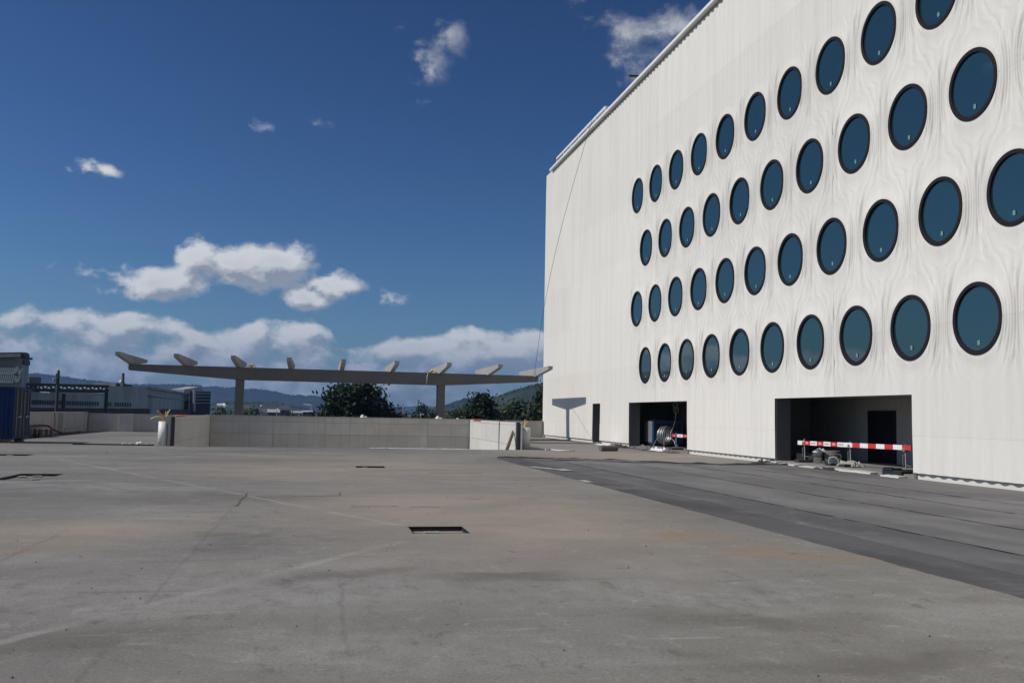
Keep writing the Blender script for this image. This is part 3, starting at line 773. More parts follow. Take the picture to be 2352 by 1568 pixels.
for a in range(len(TC) - 1):
    for b_ in range(len(ZC) - 1):
        t1, t0 = TC[a] - (0.0045 if a in (2, 3) else 0.002), TC[a + 1] + (0.0045 if a in (1, 2) else 0.002)
        z0, z1 = ZC[b_] + 0.0015, ZC[b_ + 1] - 0.0015
        if a == 0 and b_ == len(ZC) - 2: z1 = 19.74
        winz = z1 > 2.3 and z0 < 15.7 and t0 < 50.5 and t1 > 8
        ts = axis_pts(t0, t1, 0.0155 if winz else 0.055, [o[0] for o in OPEN] + [o[1] for o in OPEN])
        if winz and t1 > 55: ts = np.concatenate([axis_pts(t0, 51.5, 0.02, []), axis_pts(51.5, t1, 0.055, [])[1:]]) if t0 < 51.5 else axis_pts(t0, t1, 0.055, [])
        zs = axis_pts(z0, z1, 0.055 if winz else 0.3, [2.385])
        tg, zg = np.meshgrid(ts, zs, indexing='ij')
        rel_ = relief(tg, zg)
        vx = FX - rel_
        V = np.stack([vx, tg, zg], -1).reshape(-1, 3)
        ni, nj = len(ts), len(zs)
        I = np.arange(ni * nj).reshape(ni, nj)
        Q = np.stack([I[:-1, :-1], I[:-1, 1:], I[1:, 1:], I[1:, :-1]], -1)
        tc = (ts[:-1] + ts[1:]) / 2; zc = (zs[:-1] + zs[1:]) / 2
        TCg, ZCg = np.meshgrid(tc, zc, indexing='ij')
        keep = np.ones_like(TCg, dtype=bool)
        for (o0, o1, oz) in OPEN: keep &= ~((TCg > o0) & (TCg < o1) & (ZCg < oz))
        for (wc, wz) in WINS:
            if wc < t0 - 1 or wc > t1 + 1 or wz < z0 - 1 or wz > z1 + 1: continue
            keep &= ((TCg - wc) ** 2 + (ZCg - wz) ** 2) > 0.885 ** 2
        Q = Q[keep]
        if len(Q) == 0: continue
        used = np.zeros(len(V), dtype=bool); used[Q.ravel()] = True
        remap = np.cumsum(used) - 1
        me = np_mesh('facade_panel', V[used], remap[Q])
        me.materials.append(MAT['facade'])
        o = bpy.data.objects.new('facade_panel', me); COL.objects.link(o); o.parent = bld; o.location = -bld.location
# round windows: dark ring frame, set-back pane, small label on the glass
fr = MB().lathe([(0.930, 0.10), (0.938, -0.035), (0.930, -0.042), (0.832, -0.042), (0.825, -0.034), (0.820, 0.03)], axis='x', seg=72).mesh('frame', False)
pane = MB(); seg = 72
pane.add([(0.0, math.cos(2 * math.pi * k / seg) * 0.825, math.sin(2 * math.pi * k / seg) * 0.825) for k in range(seg)], [tuple(range(seg))])
pane_me = pane.mesh('pane'); pane_me.materials.append(MAT['glass'])
stk = MB().box(-0.004, 0.0, -0.045, 0.045, -0.06, 0.06).mesh('sticker'); stk.materials.append(MAT['sticker'])
fr.materials.append(MAT['frame']); fix_normals(fr); fix_normals(stk)
for i, (wc, wz) in enumerate(WINS):
    w = bpy.data.objects.new('window_frame', fr); COL.objects.link(w); w.parent = bld
    w.location = Vector((FX - 0.02, wc, wz)) - bld.location
    p = bpy.data.objects.new('pane', pane_me); COL.objects.link(p); p.parent = w; p.location = (0.015, 0, 0)
    p.rotation_euler = (0, rng.uniform(-0.012, 0.012), rng.uniform(-0.012, 0.012))
    s = bpy.data.objects.new('sticker', stk); COL.objects.link(s); s.parent = w; s.location = (0.004, rng.uniform(-0.06, 0.06), -0.60 + rng.uniform(-0.03, 0.03))
# plinth strip below the hanging panels
q = sorted([(o[0], o[1]) for o in OPEN]); edges = [-14.0] + [x for o in q for x in o] + [69.9]
for i in range(0, len(edges), 2):
    MB().box(FX + 0.095, FX + 0.4, edges[i], edges[i + 1], -0.05, 0.5).build('plinth', MAT['plinth'], bld)
    MB().box(FX + 0.11, FX + 0.42, edges[i] + 0.003, edges[i + 1] - 0.003, 0.5, 2.45).build('inner_wall', MAT['room'], bld)
MB().box(FX + 0.12, 58, -14, 69.88, 2.45, 19.3).build('building_core', MAT['room'], bld)
MB().box(FX + 0.05, 58, 69.9, 70.05, 0, 19.5).build('end_wall', MAT['facade'], bld)
# coping: white capping with a shadowed soffit
MB().prism([(16.22, 19.66), (16.22, 19.80), (16.30, 19.86), (17.6, 19.86), (17.6, 19.72), (16.62, 19.60), (16.62, 19.56), (16.52, 19.56), (16.50, 19.66)], -14, 68.0, 'y').build('coping', MAT['white_coping'], bld)
MB().box(17.6, 58, -14, 69.8, 19.3, 19.7).build('roof', MAT['concrete'], bld)
MB().bar((16.9, 50.4, 20.2), (17.6, 50.4, 20.2), 0.05).bar((16.55, 50.4, 20.75), (17.3, 50.45, 20.8), 0.16, 0.10).bar((17.2, 50.4, 19.8), (17.2, 50.4, 20.8), 0.06).build('roof_bracket', MAT['dark_metal'], bld)
# openings at deck level: jambs, lintels, dark rooms behind
for (o0, o1, oz) in OPEN:
    MB().box(FX + 0.055, FX + 0.62, o1 - 0.02, o1 + 0.10, 0, oz).build('jamb', MAT['jamb'], bld)
    MB().box(FX + 0.055, FX + 0.62, o0 - 0.10, o0 + 0.02, 0, oz).build('jamb', MAT['jamb'], bld)
    MB().box(FX + 0.06, FX + 0.62, o0 + 0.02, o1 - 0.02, oz - 0.006, oz + 0.06).build('lintel', MAT['dark_metal'], bld)
rooms = [(23.5, 36.8, 20.1), (40.3, 54.0, 20.3), (54.3, 57.5, 18.0)]
for k, (a, b_, xb) in enumerate(rooms):
    MB().box(xb, xb + 0.2, a, b_, 0, 2.44).build('room_wall', MAT['room'], bld)
    MB().box(FX + 0.42, xb, b_, b_ + 0.1, 0, 2.44).build('room_wall', MAT['room'], bld)
    MB().box(FX + 0.42, xb, a - 0.1, a, 0, 2.44).build('room_wall', MAT['room'], bld)
    MB().box(FX + 0.10, xb, a, b_, -0.02, 0.12 if k == 0 else 0.05).build('room_floor', MAT['room_floor'], bld)
d_ = MB().cbox(20.02, 20.10, 30.7, 32.4, 0.13, 2.0, 0.01).build('inner_door', MAT['door'], bld)
MB().cbox(17.35, 17.45, 33.45, 33.57, 0.12, 2.05, 0.02).build('white_downpipe', MAT['galv'], bld)
MB().tube([(17.15, 50.35, 0.05), (17.15, 50.35, 2.1)], 0.05, 12).build('white_downpipe', MAT['pvc'], bld)
MB().cbox(20.0, 20.1, 38.2, 38.5, 1.25, 1.4, 0.01).build('red_switch_box', MAT['red'], bld)
MB().tube([(16.9, 24.75, 2.36), (16.95, 24.8, 2.1), (16.92, 24.7, 1.95), (16.97, 24.62, 1.9)], 0.006, 6).build('loose_wire', MAT['galv'], bld)
# glazed box on the roof edge
rb = MB()
zt, zb, ya, yb, xa, xc = 20.98, 19.8, 56.6, 69.2, 17.1, 19.4
for y in np.linspace(ya, yb, 7): rb.bar((xa, y, zb), (xa, y, zt), 0.10); rb.bar((xa, y, zt), (xc, y, zt), 0.08); rb.bar((xc, y, zb), (xc, y, zt), 0.1)
rb.bar((xa, ya, zt), (xa, yb, zt), 0.14); rb.bar((xc, ya, zt), (xc, yb, zt), 0.10)
rb.build('roof_cabin_frame', MAT['white_coping'], bld)
MB().box(xa + 0.02, xc, ya + 0.05, yb - 0.05, zt + 0.05, zt + 0.08).build('roof_cabin_glazing', MAT['glassroof'], bld)
MB().box(xa + 0.9, xa + 0.95, ya + 0.4, yb - 0.2, zb, zt - 0.03).build('roof_cabin_glazing', MAT['glassroof'], bld)
rl = MB()
for y in np.linspace(ya + 3, yb - 1.4, 5): rl.bar((xa - 0.15, y, zb), (xa - 0.15, y, zt - 0.35), 0.05)
for y in np.linspace(ya + 3, yb - 1.6, 14): rl.bar((xa + 0.4, y, zb), (xa + 0.5, y + 0.55, zt - 0.3), 0.09)
rl.build('roof_cabin_rail', MAT['dark_metal'], bld)

# ---------------------------------------------------------------- walls round the deck and the ramp
def panel_wall(parent, name, x0, x1, y0, y1, z0, z1, axis, cuts, zcuts, mat, skin=0.014, joint=0.016, face=-1):
    """A wall body with formwork panels cast proud of it, joints recessed; `axis` is the direction it runs in."""
    MB().box(x0, x1, y0, y1, z0, z1).build('wall_body', MAT['joint'], parent)
    for i in range(len(cuts) - 1):
        for j in range(len(zcuts) - 1):
            a, b = cuts[i] + joint / 2, cuts[i + 1] - joint / 2
            c, d = zcuts[j] + joint / 2, zcuts[j + 1] - joint / 2
            s = skin * (0.7 + 0.6 * rng.random())
            if axis == 'x':
                m = MB().cbox(a, b, (y0 - s if face < 0 else y1), (y0 if face < 0 else y1 + s), c, d, 0.004)
            else:
                m = MB().cbox((x0 - s if face < 0 else x1), (x0 if face < 0 else x1 + s), a, b, c, d, 0.004)
            m.build('wall_panel', MAT[mat], parent)
rw = thing('ramp_wall', 'long grey concrete wall across the back of the ramp opening', 'wall', (1.5, 57.7, 0))
panel_wall(rw, 'ramp_wall', -6.32, 9.30, 57.7, 57.98, -2.5, 1.27, 'x', [-6.05, -2.55, 0.45, 3.55, 6.05, 6.5, 9.04], [-2.5, 0.25, 0.95, 1.265], 'concrete')
MB().box(-6.34, 9.32, 57.66, 58.02, 1.272, 1.30).build('wall_cap', MAT['concrete_pale'], rw)
lw = thing('ramp_wall', 'left concrete side wall of the ramp opening with an orange strap on it', 'wall', (-6.2, 50, 0))
panel_wall(lw, 'ramp_wall', -6.32, -6.08, 43.75, 57.66, -2.5, 1.27, 'y', [43.8, 45.9, 57.6], [-2.5, 0.15, 1.10, 1.265], 'concrete_pale', face=1)
MB().box(-6.20, -6.06, 43.60, 43.74, 0, 1.25).build('steel_channel', MAT['dark_metal'], lw)
MB().box(-6.34, -6.21, 43.66, 43.74, 0, 1.25).build('wall_end', MAT['concrete'], lw)
MB().box(-6.44, -6.37, 43.62, 43.72, 0, 1.25).build('steel_channel', MAT['galv'], lw)
r2 = thing('ramp_wall', 'sunlit right concrete side wall of the ramp opening', 'wall', (9.2, 50, 0))
panel_wall(r2, 'ramp_wall', 9.06, 9.30, 43.85, 57.66, -2.5, 1.27, 'y', [43.9, 47.9, 53.4, 57.6], [-2.5, 0.2, 1.13, 1.265], 'concrete_pale', face=-1)
MB().box(9.08, 9.22, 43.68, 43.84, 0, 1.26).build('steel_channel', MAT['dark_metal'], r2)
MB().box(9.25, 9.32, 43.66, 43.82, 0, 1.26).build('steel_channel', MAT['white'], r2)
struct(MB().box(-6.07, 9.05, 43.6, 57.7, -2.6, -2.4).build('ramp_floor', MAT['concrete']))
MB().box(-6.07, 9.05, 43.58, 43.6, -2.5, -0.004).build('slab_edge', MAT['concrete'], deck)
fw = thing('parapet_wall', 'low pale concrete parapet along the far edge of the deck', 'wall', (0, 69.6, 0))
panel_wall(fw, 'parapet_wall', -15.6, 16.4, 69.55, 69.85, -0.3, 1.17, 'x', [-15.2, -13.0, -11.9, -8.0, -3.5, 1.0, 5.5, 10.0, 14.6, 16.3], [0.01, 1.165], 'concrete', face=-1)
MB().box(-15.6, 16.4, 69.52, 69.88, 1.172, 1.20).build('wall_cap', MAT['concrete_pale'], fw)
MB().box(-13.2, -12.3, 69.25, 69.55, 0, 1.165).build('pilaster', MAT['concrete_pale'], fw)
sw = thing('parapet_wall', 'concrete parapet running along the left edge of the deck behind the blue container', 'wall', (-15.4, 55, 0))
panel_wall(sw, 'parapet_wall', -15.6, -15.3, -25, 69.5, -0.3, 1.25, 'y', [20, 28, 36, 44, 50, 56, 61.8, 62.9, 66.2, 69.4], [0.01, 1.245], 'concrete', face=1)
MB().box(-15.63, -15.27, -25, 69.5, 1.252, 1.28).build('wall_cap', MAT['concrete_pale'], sw)
MB().box(-15.3, -15.0, 62.0, 62.25, 0, 1.24).build('pilaster', MAT['concrete'], sw)
MB().box(-15.3, -14.95, 62.3, 66.0, 0.0, 0.28).build('ledge', MAT['concrete'], sw)
cw = MB().tube([(-15.28, 61.0, 1.28), (-15.22, 61.0, 1.0), (-15.24, 61.1, 0.6), (-15.2, 61.0, 0.25), (-15.0, 61.3, 0.03), (-14.6, 62.3, 0.02)], 0.02, 6)
tag(cw.build('black_cable', MAT['black'], smooth=True), 'black cable hanging down the left parapet near the corner', 'cable')
tag(MB().tube([(-7.9, 69.5, 1.2), (-7.85, 69.45, 0.9), (-7.5, 69.4, 0.6), (-7.2, 69.3, 0.25), (-6.9, 69.0, 0.02)], 0.022, 6).build('black_cable', MAT['black'], smooth=True), 'black cable drooping on the far parapet beside the left white pipe', 'cable')
tag(MB().tube([(9.04, 47.95, -0.2), (9.03, 47.95, 0.7), (9.03, 47.9, 1.22), (9.1, 47.9, 1.31), (9.25, 47.9, 1.31), (9.34, 47.9, 1.2), (9.34, 47.9, 0.4)], 0.025, 6).build('black_cable', MAT['black'], smooth=True), 'black cable slung over the sunlit right ramp wall', 'cable')

# ---------------------------------------------------------------- concrete canopy
can = thing('concrete_canopy', 'unfinished concrete canopy with long beam, two columns and nine tapered fins', 'canopy', (1.4, 62.66, 0))
bm_top = lambda x: 4.30 - 0.005 * (x + 11.5)
poly = [(-11.5, 3.93), (-5.0, 3.50), (8.0, 3.46), (14.32, 3.84), (14.32, 4.22), (-11.5, 4.30)]
MB().prism(poly, 62.22, 63.10, 'y').build('beam', MAT['concrete_shaded'], can)
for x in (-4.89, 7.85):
    MB().cbox(x - 0.25, x + 0.25, 62.3, 63.02, 0.0, 3.52, 0.03).build('column', MAT['concrete_shaded'], can)
for i in range(9):
    x = -11.36 + 3.19 * i; zt_ = 4.80 - 0.013 * i; zr_ = bm_top(x) - 0.006
    prof = [(58.2, zt_ - 0.20), (58.2, zt_), (67.1, zt_), (67.1, zt_ - 0.20), (63.2, zr_), (62.1, zr_)]
    MB().prism(prof, x - 0.14, x + 0.14, 'x').build('fin', MAT['concrete_canopy'], can)

def curve_pts(p0, p1, p2, n=10):
    p0, p1, p2 = Vector(p0), Vector(p1), Vector(p2)
    return [p0 * (1 - u) ** 2 + p1 * 2 * u * (1 - u) + p2 * u * u for u in [k / n for k in range(n + 1)]]
def stub(x, y, h, label, spray):
    t = thing('pipe_stub', label, 'pipe', (x, y, 0), 'white pipe stubs at the ramp walls')
    MB().lathe([(0.0, 0.0), (0.255, 0.0), (0.255, h), (0.235, h), (0.235, h - 0.5), (0.0, h - 0.5)], (x, y, 0), seg=40).build('pipe', MAT['pvc'], t, True)
    for k, (pts, m, r) in enumerate(spray):
        MB().tube([(x + a * 0.8, y + b, h + (c - h) * 0.85) for a, b, c in curve_pts(*pts)], r * 0.8, 8).build('conduit', MAT[m], t, True)
stub(-6.52, 43.96, 1.05, 'white pipe stub with yellow conduits splaying out beside the left ramp wall', [
    (((0, 0, 0.6), (0.02, 0, 1.6), (-0.75, 0, 1.15)), 'yellow_pale', 0.028), (((0.03, 0, 0.6), (0.0, 0.02, 1.35), (-0.42, 0, 1.58)), 'yellow', 0.026),
    (((0.03, 0.04, 0.6), (-0.02, 0, 1.3), (0.25, 0, 1.66)), 'yellow_pale', 0.026), (((-0.02, -0.04, 0.6), (0.05, 0, 1.25), (0.12, 0.1, 1.55)), 'yellow', 0.03),
    (((0.0, 0.05, 0.6), (0.03, 0, 1.25), (0.03, 0.05, 1.55)), 'yellow', 0.03), (((0.06, -0.03, 0.6), (0.1, -0.1, 1.05), (0.46, -0.05, 1.08)), 'pvc', 0.035)])
stub(9.67, 44.69, 1.02, 'white pipe stub with a yellow conduit bundle beside the right ramp wall', [
    (((-0.1, 0, 0.5), (-0.1, 0, 1.1), (0.05, 0, 1.42)), 'yellow', 0.03), (((-0.06, 0.05, 0.5), (-0.1, 0, 1.2), (0.18, 0, 1.38)), 'yellow', 0.03),
    (((-0.12, -0.05, 0.5), (-0.1, 0, 1.15), (0.10, -0.1, 1.36)), 'yellow_pale', 0.028), (((-0.04, 0.0, 0.5), (-0.05, 0, 1.1), (0.0, 0.0, 1.46)), 'yellow_pale', 0.026)])
def bundle(x, y, z, label, sd, drop):
    t = thing('conduit_bundle', label, 'conduit', (x, y, z), 'yellow conduits left on the canopy beam')
    r = random.Random(sd)
    for k in range(5):
        a = r.uniform(-0.42, 0.42); h = r.uniform(0.08, 0.26)
        MB().tube(curve_pts((x, y, z), (x + a * 0.3, y - 0.1, z + h * 1.4), (x + a, y - r.uniform(0.0, 0.3), z + h * r.uniform(0.1, 0.9))), 0.035, 6).build('conduit', MAT['yellow' if k % 3 else 'yellow_pale'], t, True)
    if drop:
        MB().tube(curve_pts((x, y, z + 0.1), (x - 0.25, y - 0.2, z + 0.2), (x - 0.25, y - 0.12, z - drop)), 0.03, 6).build('hanging_cable', MAT['pvc'], t, True)
bundle(-4.2, 62.36, 4.27, 'yellow conduits lying on the canopy beam beside its third fin', 3, 0)
bundle(7.1, 62.36, 4.21, 'yellow conduits on the canopy beam with a pale cable hanging down', 5, 0.75)
# long cable from the roof to the canopy and down to the right pipe
A = Vector((16.3, 56.8, 20.3)); B = Vector((14.0, 62.0, 4.5)); Cc = Vector((9.72, 44.7, 1.4))
pts = [A.lerp(B, u) + Vector((-0.5, 0.3, -0.6)) * math.sin(math.pi * u) for u in [k / 24 for k in range(25)]]
n_up = len(pts)
pts += [B + Vector((0, -0.25, -0.2))] + [B.lerp(Cc, u) + Vector((0, 0, -0.12)) * math.sin(math.pi * u) for u in [k / 14 for k in range(1, 15)]]
tag(MB().tube(pts, [0.012] * n_up + [0.012] * (len(pts) - n_up), 6).build('hoist_cable', MAT['dark_metal'], smooth=True), 'thin cable running from the roof edge down to the canopy end', 'cable')
def strap(x, y, z, ly, lx, label):
    b = MB(); n = 14; vs = []
    for i in range(n + 1):
        u = i / n
        for s in (-1, 1): vs.append((x + s * lx * (0.8 + 0.3 * math.sin(i)), y + ly * (u - 0.5), z + 0.03 + 0.03 * abs(math.sin(i * 1.7))))
    fs = [(2 * i, 2 * i + 1, 2 * i + 3, 2 * i + 2) for i in range(n)]
    b.add(vs, fs); b.add([(v[0], v[1], v[2] - 0.03) for v in vs], [f[::-1] for f in fs])
    tag(b.build('lifting_strap', MAT['orange']), label, 'strap')
strap(-6.05, 45.2, 1.27, 1.9, 0.10, 'orange strap lying over the end of the left ramp wall')
strap(9.02, 55.0, 1.27, 2.6, 0.10, 'orange strap on the far corner of the sunlit right ramp wall')
lp = thing('leaning_boards', 'brown boards leaning against the sunlit right ramp wall', 'boards', (8.6, 43.4, 0))
for k in range(3):
    MB().bar((8.50 + 0.05 * k, 43.38 + 0.03 * k, 0.0), (8.97 + 0.02 * k, 44.15 + 0.03 * k, 0.86 - 0.05 * k), 0.05, 0.09).build('board', MAT['wood' if k != 1 else 'concrete_pale'], lp)
b = MB(); vs = []
for i in range(41):
    x = 2.3 + 5.0 * i / 40; q = mnoise.noise(Vector((x * 1.7, 0, 3))); q2 = mnoise.noise(Vector((x * 3.1, 5, 3)))
    vs += [(x, 43.40 + 0.08 * q, 0.008), (x, 43.46 + 0.05 * q2, 0.014 + 0.03 * abs(q2)), (x, 43.60, 0.02 + 0.02 * q)]
tag(b.add(vs, [f for i in range(40) for f in ((3 * i, 3 * i + 3, 3 * i + 4, 3 * i + 1), (3 * i + 1, 3 * i + 4, 3 * i + 5, 3 * i + 2))]).build('plastic_sheet', MAT['sheet_white']), 'crumpled strip of white sheeting along the edge of the ramp opening', 'sheet')

# small white caps left on the walls
def wall_cap_item(x, y, z, s, label):
    t = thing('plaster_lump', label, 'plaster', (x, y, z), 'white lumps left on the walls')
    MB().lathe([(0, 0), (s * 1.3, 0), (s, s * 0.5), (s * 0.55, s * 1.2), (0, s * 1.4)], (x, y, z), seg=9).build('lump', MAT['sheet_white'], t)
    MB().lathe([(0, 0), (s * 0.8, 0), (s * 0.5, s * 0.5), (0, s * 0.6)], (x + s * 1.6, y, z), seg=8).build('lump', MAT['sheet_white'], t)
wall_cap_item(2.6, 57.84, 1.30, 0.12, 'white plaster lump on the ramp back wall below the large dark tree')
wall_cap_item(7.1, 57.84, 1.30, 0.12, 'white plaster lump on the ramp back wall beside the right canopy column')
wall_cap_item(8.3, 57.84, 1.30, 0.05, 'tiny white plaster lump on the ramp back wall right of the canopy column')

# ---------------------------------------------------------------- blue container and things by the left wall
ct = thing('shipping_container', 'dark blue steel storage container with locking bars at the left edge', 'container', (-16.0, 46.2, 0.0))
cx0, cx1, cy0, cy1, cz0, cz1 = -18.8, -12.9, 45.0, 47.4, 0.18, 2.42
b = MB(); n = 30; prof = []
for i in range(n):
    x = cx0 + (cx1 - 0.16 - cx0) * i / n; w_ = (cx1 - 0.16 - cx0) / n
    prof += [(x, 0.0), (x + 0.3 * w_, 0.0), (x + 0.5 * w_, 0.035), (x + 0.8 * w_, 0.035)]
prof.append((cx1 - 0.16, 0.0))
vs = []
for (x, d) in prof: vs += [(x, cy0 + 0.02 + d, cz0 + 0.12), (x, cy0 + 0.02 + d, cz1 - 0.10)]
b.add(vs, [(2 * i, 2 * i + 2, 2 * i + 3, 2 * i + 1) for i in range(len(prof) - 1)])
b.build('corrugated_side', MAT['blue'], ct)
MB().box(cx0, cx1 - 0.1, cy0 + 0.08, cy1, cz0 + 0.05, cz1 - 0.03).build('body', MAT['blue'], ct)
f = MB()
for y in (cy0, cy1 - 0.14): f.box(cx1 - 0.16, cx1, y, y + 0.14, cz0, cz1)
f.box(cx0, cx1 - 0.16, cy0, cy0 + 0.08, cz0, cz0 + 0.12); f.box(cx0, cx1 - 0.16, cy0, cy0 + 0.08, cz1 - 0.10, cz1)
f.box(cx1 - 0.10, cx1 - 0.004, cy0 + 0.14, cy1 - 0.14, cz1 - 0.12, cz1); f.box(cx1 - 0.10, cx1 - 0.004, cy0 + 0.14, cy1 - 0.14, cz0, cz0 + 0.10)
f.build('corner_frame', MAT['blue'], ct)
for k, (y0, y1) in enumerate(((cy0 + 0.15, (cy0 + cy1) / 2 - 0.01), ((cy0 + cy1) / 2 + 0.01, cy1 - 0.15))):
    dr = MB().cbox(cx1 - 0.09, cx1 - 0.03, y0, y1, cz0 + 0.11, cz1 - 0.13, 0.01).build('door', MAT['blue_door'], ct)
    for yy in (y0 + 0.25, y1 - 0.2):
        MB().tube([(cx1 + 0.0, yy, cz0 + 0.08), (cx1 + 0.0, yy, cz1 - 0.06)], 0.020, 8).build('locking_bar', MAT['steel'], dr)
    MB().bar((cx1 + 0.03, y1 - 0.2, 1.15), (cx1 + 0.03, y1 - 0.62, 1.10), 0.03, 0.05).build('handle', MAT['galv'], dr)
MB().box(-15.6, -14.2, cy0 + 0.012, cy0 + 0.03, 2.08, 2.19).build('label_plate', MAT['leaf_pale'], ct)
for x in (-18.3, -13.4):
    for y in (cy0 + 0.1, cy1 - 0.4): MB().cbox(x, x + 0.35, y, y + 0.3, 0.0, 0.18, 0.02).build('timber_block', MAT['wood'], ct)
MB().lathe([(0, 0), (0.07, 0), (0.06, 0.05), (0, 0.07)], (-14.3, 45.3, 2.42), seg=10).build('vent_cap', MAT['white'], ct, True)
# pallets behind the container and the red hose
pl = thing('pallet_stack', 'low stack of dark wooden pallets behind the blue container', 'pallets', (-14.6, 54.5, 0))
for k in range(3):
    z = 0.145 * k
    for j in range(5): MB().box(-15.2, -13.9, 53.5 + 0.42 * j, 53.5 + 0.42 * j + 0.3, z + 0.115, z + 0.14).build('deck_board', MAT['wood'], pl)
    for j in range(3):
        for i in range(3): MB().box(-15.2 + 0.58 * i, -15.2 + 0.58 * i + 0.14, 53.5 + 0.92 * j, 53.5 + 0.92 * j + 0.14, z, z + 0.113).build('block', MAT['wood'], pl)
hp = [(-15.1, 49.0, 0.50), (-15.12, 52, 0.52), (-15.1, 55, 0.54), (-15.05, 57.6, 0.55), (-14.95, 58.6, 0.50), (-14.8, 59.3, 0.25), (-14.6, 60.2, 0.06), (-14.5, 62.0, 0.05), (-14.7, 65.0, 0.05)]
tag(MB().tube(hp, 0.055, 8).build('red_hose', MAT['red_hose'], smooth=True), 'dark red hose running along the foot of the left parapet', 'hose')
def crumple(name, cx_, cy_, lx, ly, h, rot, mat, seed, label, cat, z0=0.01, group=None, nx=16, ny=10):
    vs = []; ca, sa = math.cos(rot), math.sin(rot)
    for i in range(nx + 1):
        for j in range(ny + 1):
            u, v = i / nx - 0.5, j / ny - 0.5
            e = 1 + 0.25 * mnoise.noise(Vector((u * 5, v * 5, seed)))
            x, y = u * lx * e, v * ly * e
            q = abs(mnoise.noise(Vector((u * 6 + seed, v * 5, seed * 2.1)))) + 0.6 * abs(mnoise.noise(Vector((u * 14, v * 11, seed))))
            edge = min(1, 4 * min(0.5 - abs(u), 0.5 - abs(v)) + 0.15)
            vs.append((cx_ + x * ca - y * sa, cy_ + x * sa + y * ca, z0 + h * q * edge * 1.6))
    fs = [(i * (ny + 1) + j, (i + 1) * (ny + 1) + j, (i + 1) * (ny + 1) + j + 1, i * (ny + 1) + j + 1) for i in range(nx) for j in range(ny)]
    o = MB().add(vs, fs).build(name, MAT[mat])
    return tag(o, label, cat, group)
for k, (x, y, s) in enumerate([(-7.55, 43.9, 0.15), (-7.9, 43.85, 0.09), (-8.15, 43.9, 0.11), (-7.2, 43.8, 0.07)]):
    b = MB()
    b.add([(x + s * math.cos(a) * (0.8 + 0.4 * rng.random()), y + s * 0.7 * math.sin(a), 0.0) for a in np.linspace(0, 5.5, 6)] + [(x + s * 0.7 * math.cos(a), y + s * 0.4 * math.sin(a), s * (0.7 + 0.5 * rng.random())) for a in np.linspace(0.2, 5.7, 6)],
          [tuple(range(6, 12))] + [(i, (i + 1) % 6, (i + 1) % 6 + 6, i + 6) for i in range(6)])
    tag(b.build('plaster_chunk', MAT['sheet_white']), ['largest white chunk of broken plaster beside the left pipe stub', 'small white plaster chunk in the middle of the row left of the pipe stub', 'white plaster chunk farthest left of the left pipe stub', 'smallest white plaster chunk, nearest to the left pipe stub'][k], 'rubble', 'white chunks beside the left pipe stub')
tag(MB().bar((-10.2, 43.9, 0.03), (-6.9, 43.75, 0.03), 0.10, 0.05).build('timber_batten', MAT['bitumen']), 'dark batten lying on the deck left of the left pipe stub', 'batten')

# ---------------------------------------------------------------- barriers and building-site clutter at the openings
def text_mesh(s, size):
    cu = bpy.data.curves.new('txt', 'FONT'); cu.body = s; cu.size = size; cu.align_x = 'CENTER'; cu.align_y = 'CENTER'; cu.extrude = 0.001
    o = bpy.data.objects.new('txt', cu); COL.objects.link(o)
    bpy.context.view_layer.update()
    me = bpy.data.meshes.new_from_object(o.evaluated_get(bpy.context.evaluated_depsgraph_get()))
    bpy.data.objects.remove(o)
    return me
TXT_R = text_mesh('EBA', 0.105); TXT_W = MB()
for q in range(9): TXT_W.box(-0.16 + 0.036 * q, -0.14 + 0.036 * q, -0.022, 0.022 + 0.012 * (q % 3 == 0), -0.001, 0.001)
TXT_W = TXT_W.mesh('lettering')
TXT_R.materials.append(MAT['white']); TXT_W.materials.append(MAT['grey_text'])
def barrier(x, y0, y1, z0, posts, segs, label, htop=0.83, lean=0.0):
    t = thing('barrier', label, 'barrier', (x, (y0 + y1) / 2, z0))
    n = len(segs)
    pk = thing('plank', None, None, (0, 0, 0)); pk.parent = t
    for i, (col, txt) in enumerate(segs):
        a = y0 + (y1 - y0) * i / n; b_ = y0 + (y1 - y0) * (i + 1) / n
        za = htop + lean * (i + 0.5) / n
        o = MB().box(x - 0.014, x + 0.014, min(a, b_), max(a, b_), za - 0.072, za + 0.072).build('stripe', MAT[col])
        o.parent = pk; o.location = -t.location
        if txt:
            q = bpy.data.objects.new('lettering', TXT_R if txt == 'r' else TXT_W); COL.objects.link(q); q.parent = pk
            q.rotation_euler = (math.pi / 2, 0, -math.pi / 2); q.location = Vector((x - 0.017, (a + b_) / 2, za)) - t.location
    for (py, zb_) in posts:
        p = MB().tube([(x + 0.05, py, zb_), (x + 0.05, py + 0.03, htop + 0.15)], 0.022, 10).build('post', MAT['galv'], t)
        MB().cbox(x - 0.03, x + 0.1, py - 0.05, py + 0.07, htop - 0.06, htop + 0.05, 0.012).build('clamp', MAT['wood'], p)
        MB().bar((x + 0.05, py, zb_ + 0.22), (x + 0.05, py - 0.28, zb_ + 0.20), 0.018).build('hook', MAT['galv'], p)
        MB().tube([(x + 0.02, py + 0.10, zb_ + 0.2), (x + 0.02, py + 0.12, zb_ + 0.5), (x + 0.04, py + 0.02, zb_ + 0.52)], 0.009, 6).build('hook', MAT['galv'], p)
        MB().cbox(x - 0.30, x + 0.36, py - 0.18, py + 0.18, zb_ - 0.01, zb_ + 0.09, 0.03).build('foot', MAT['rubber'], p)
W_, R_ = ('white', None), ('red', None)
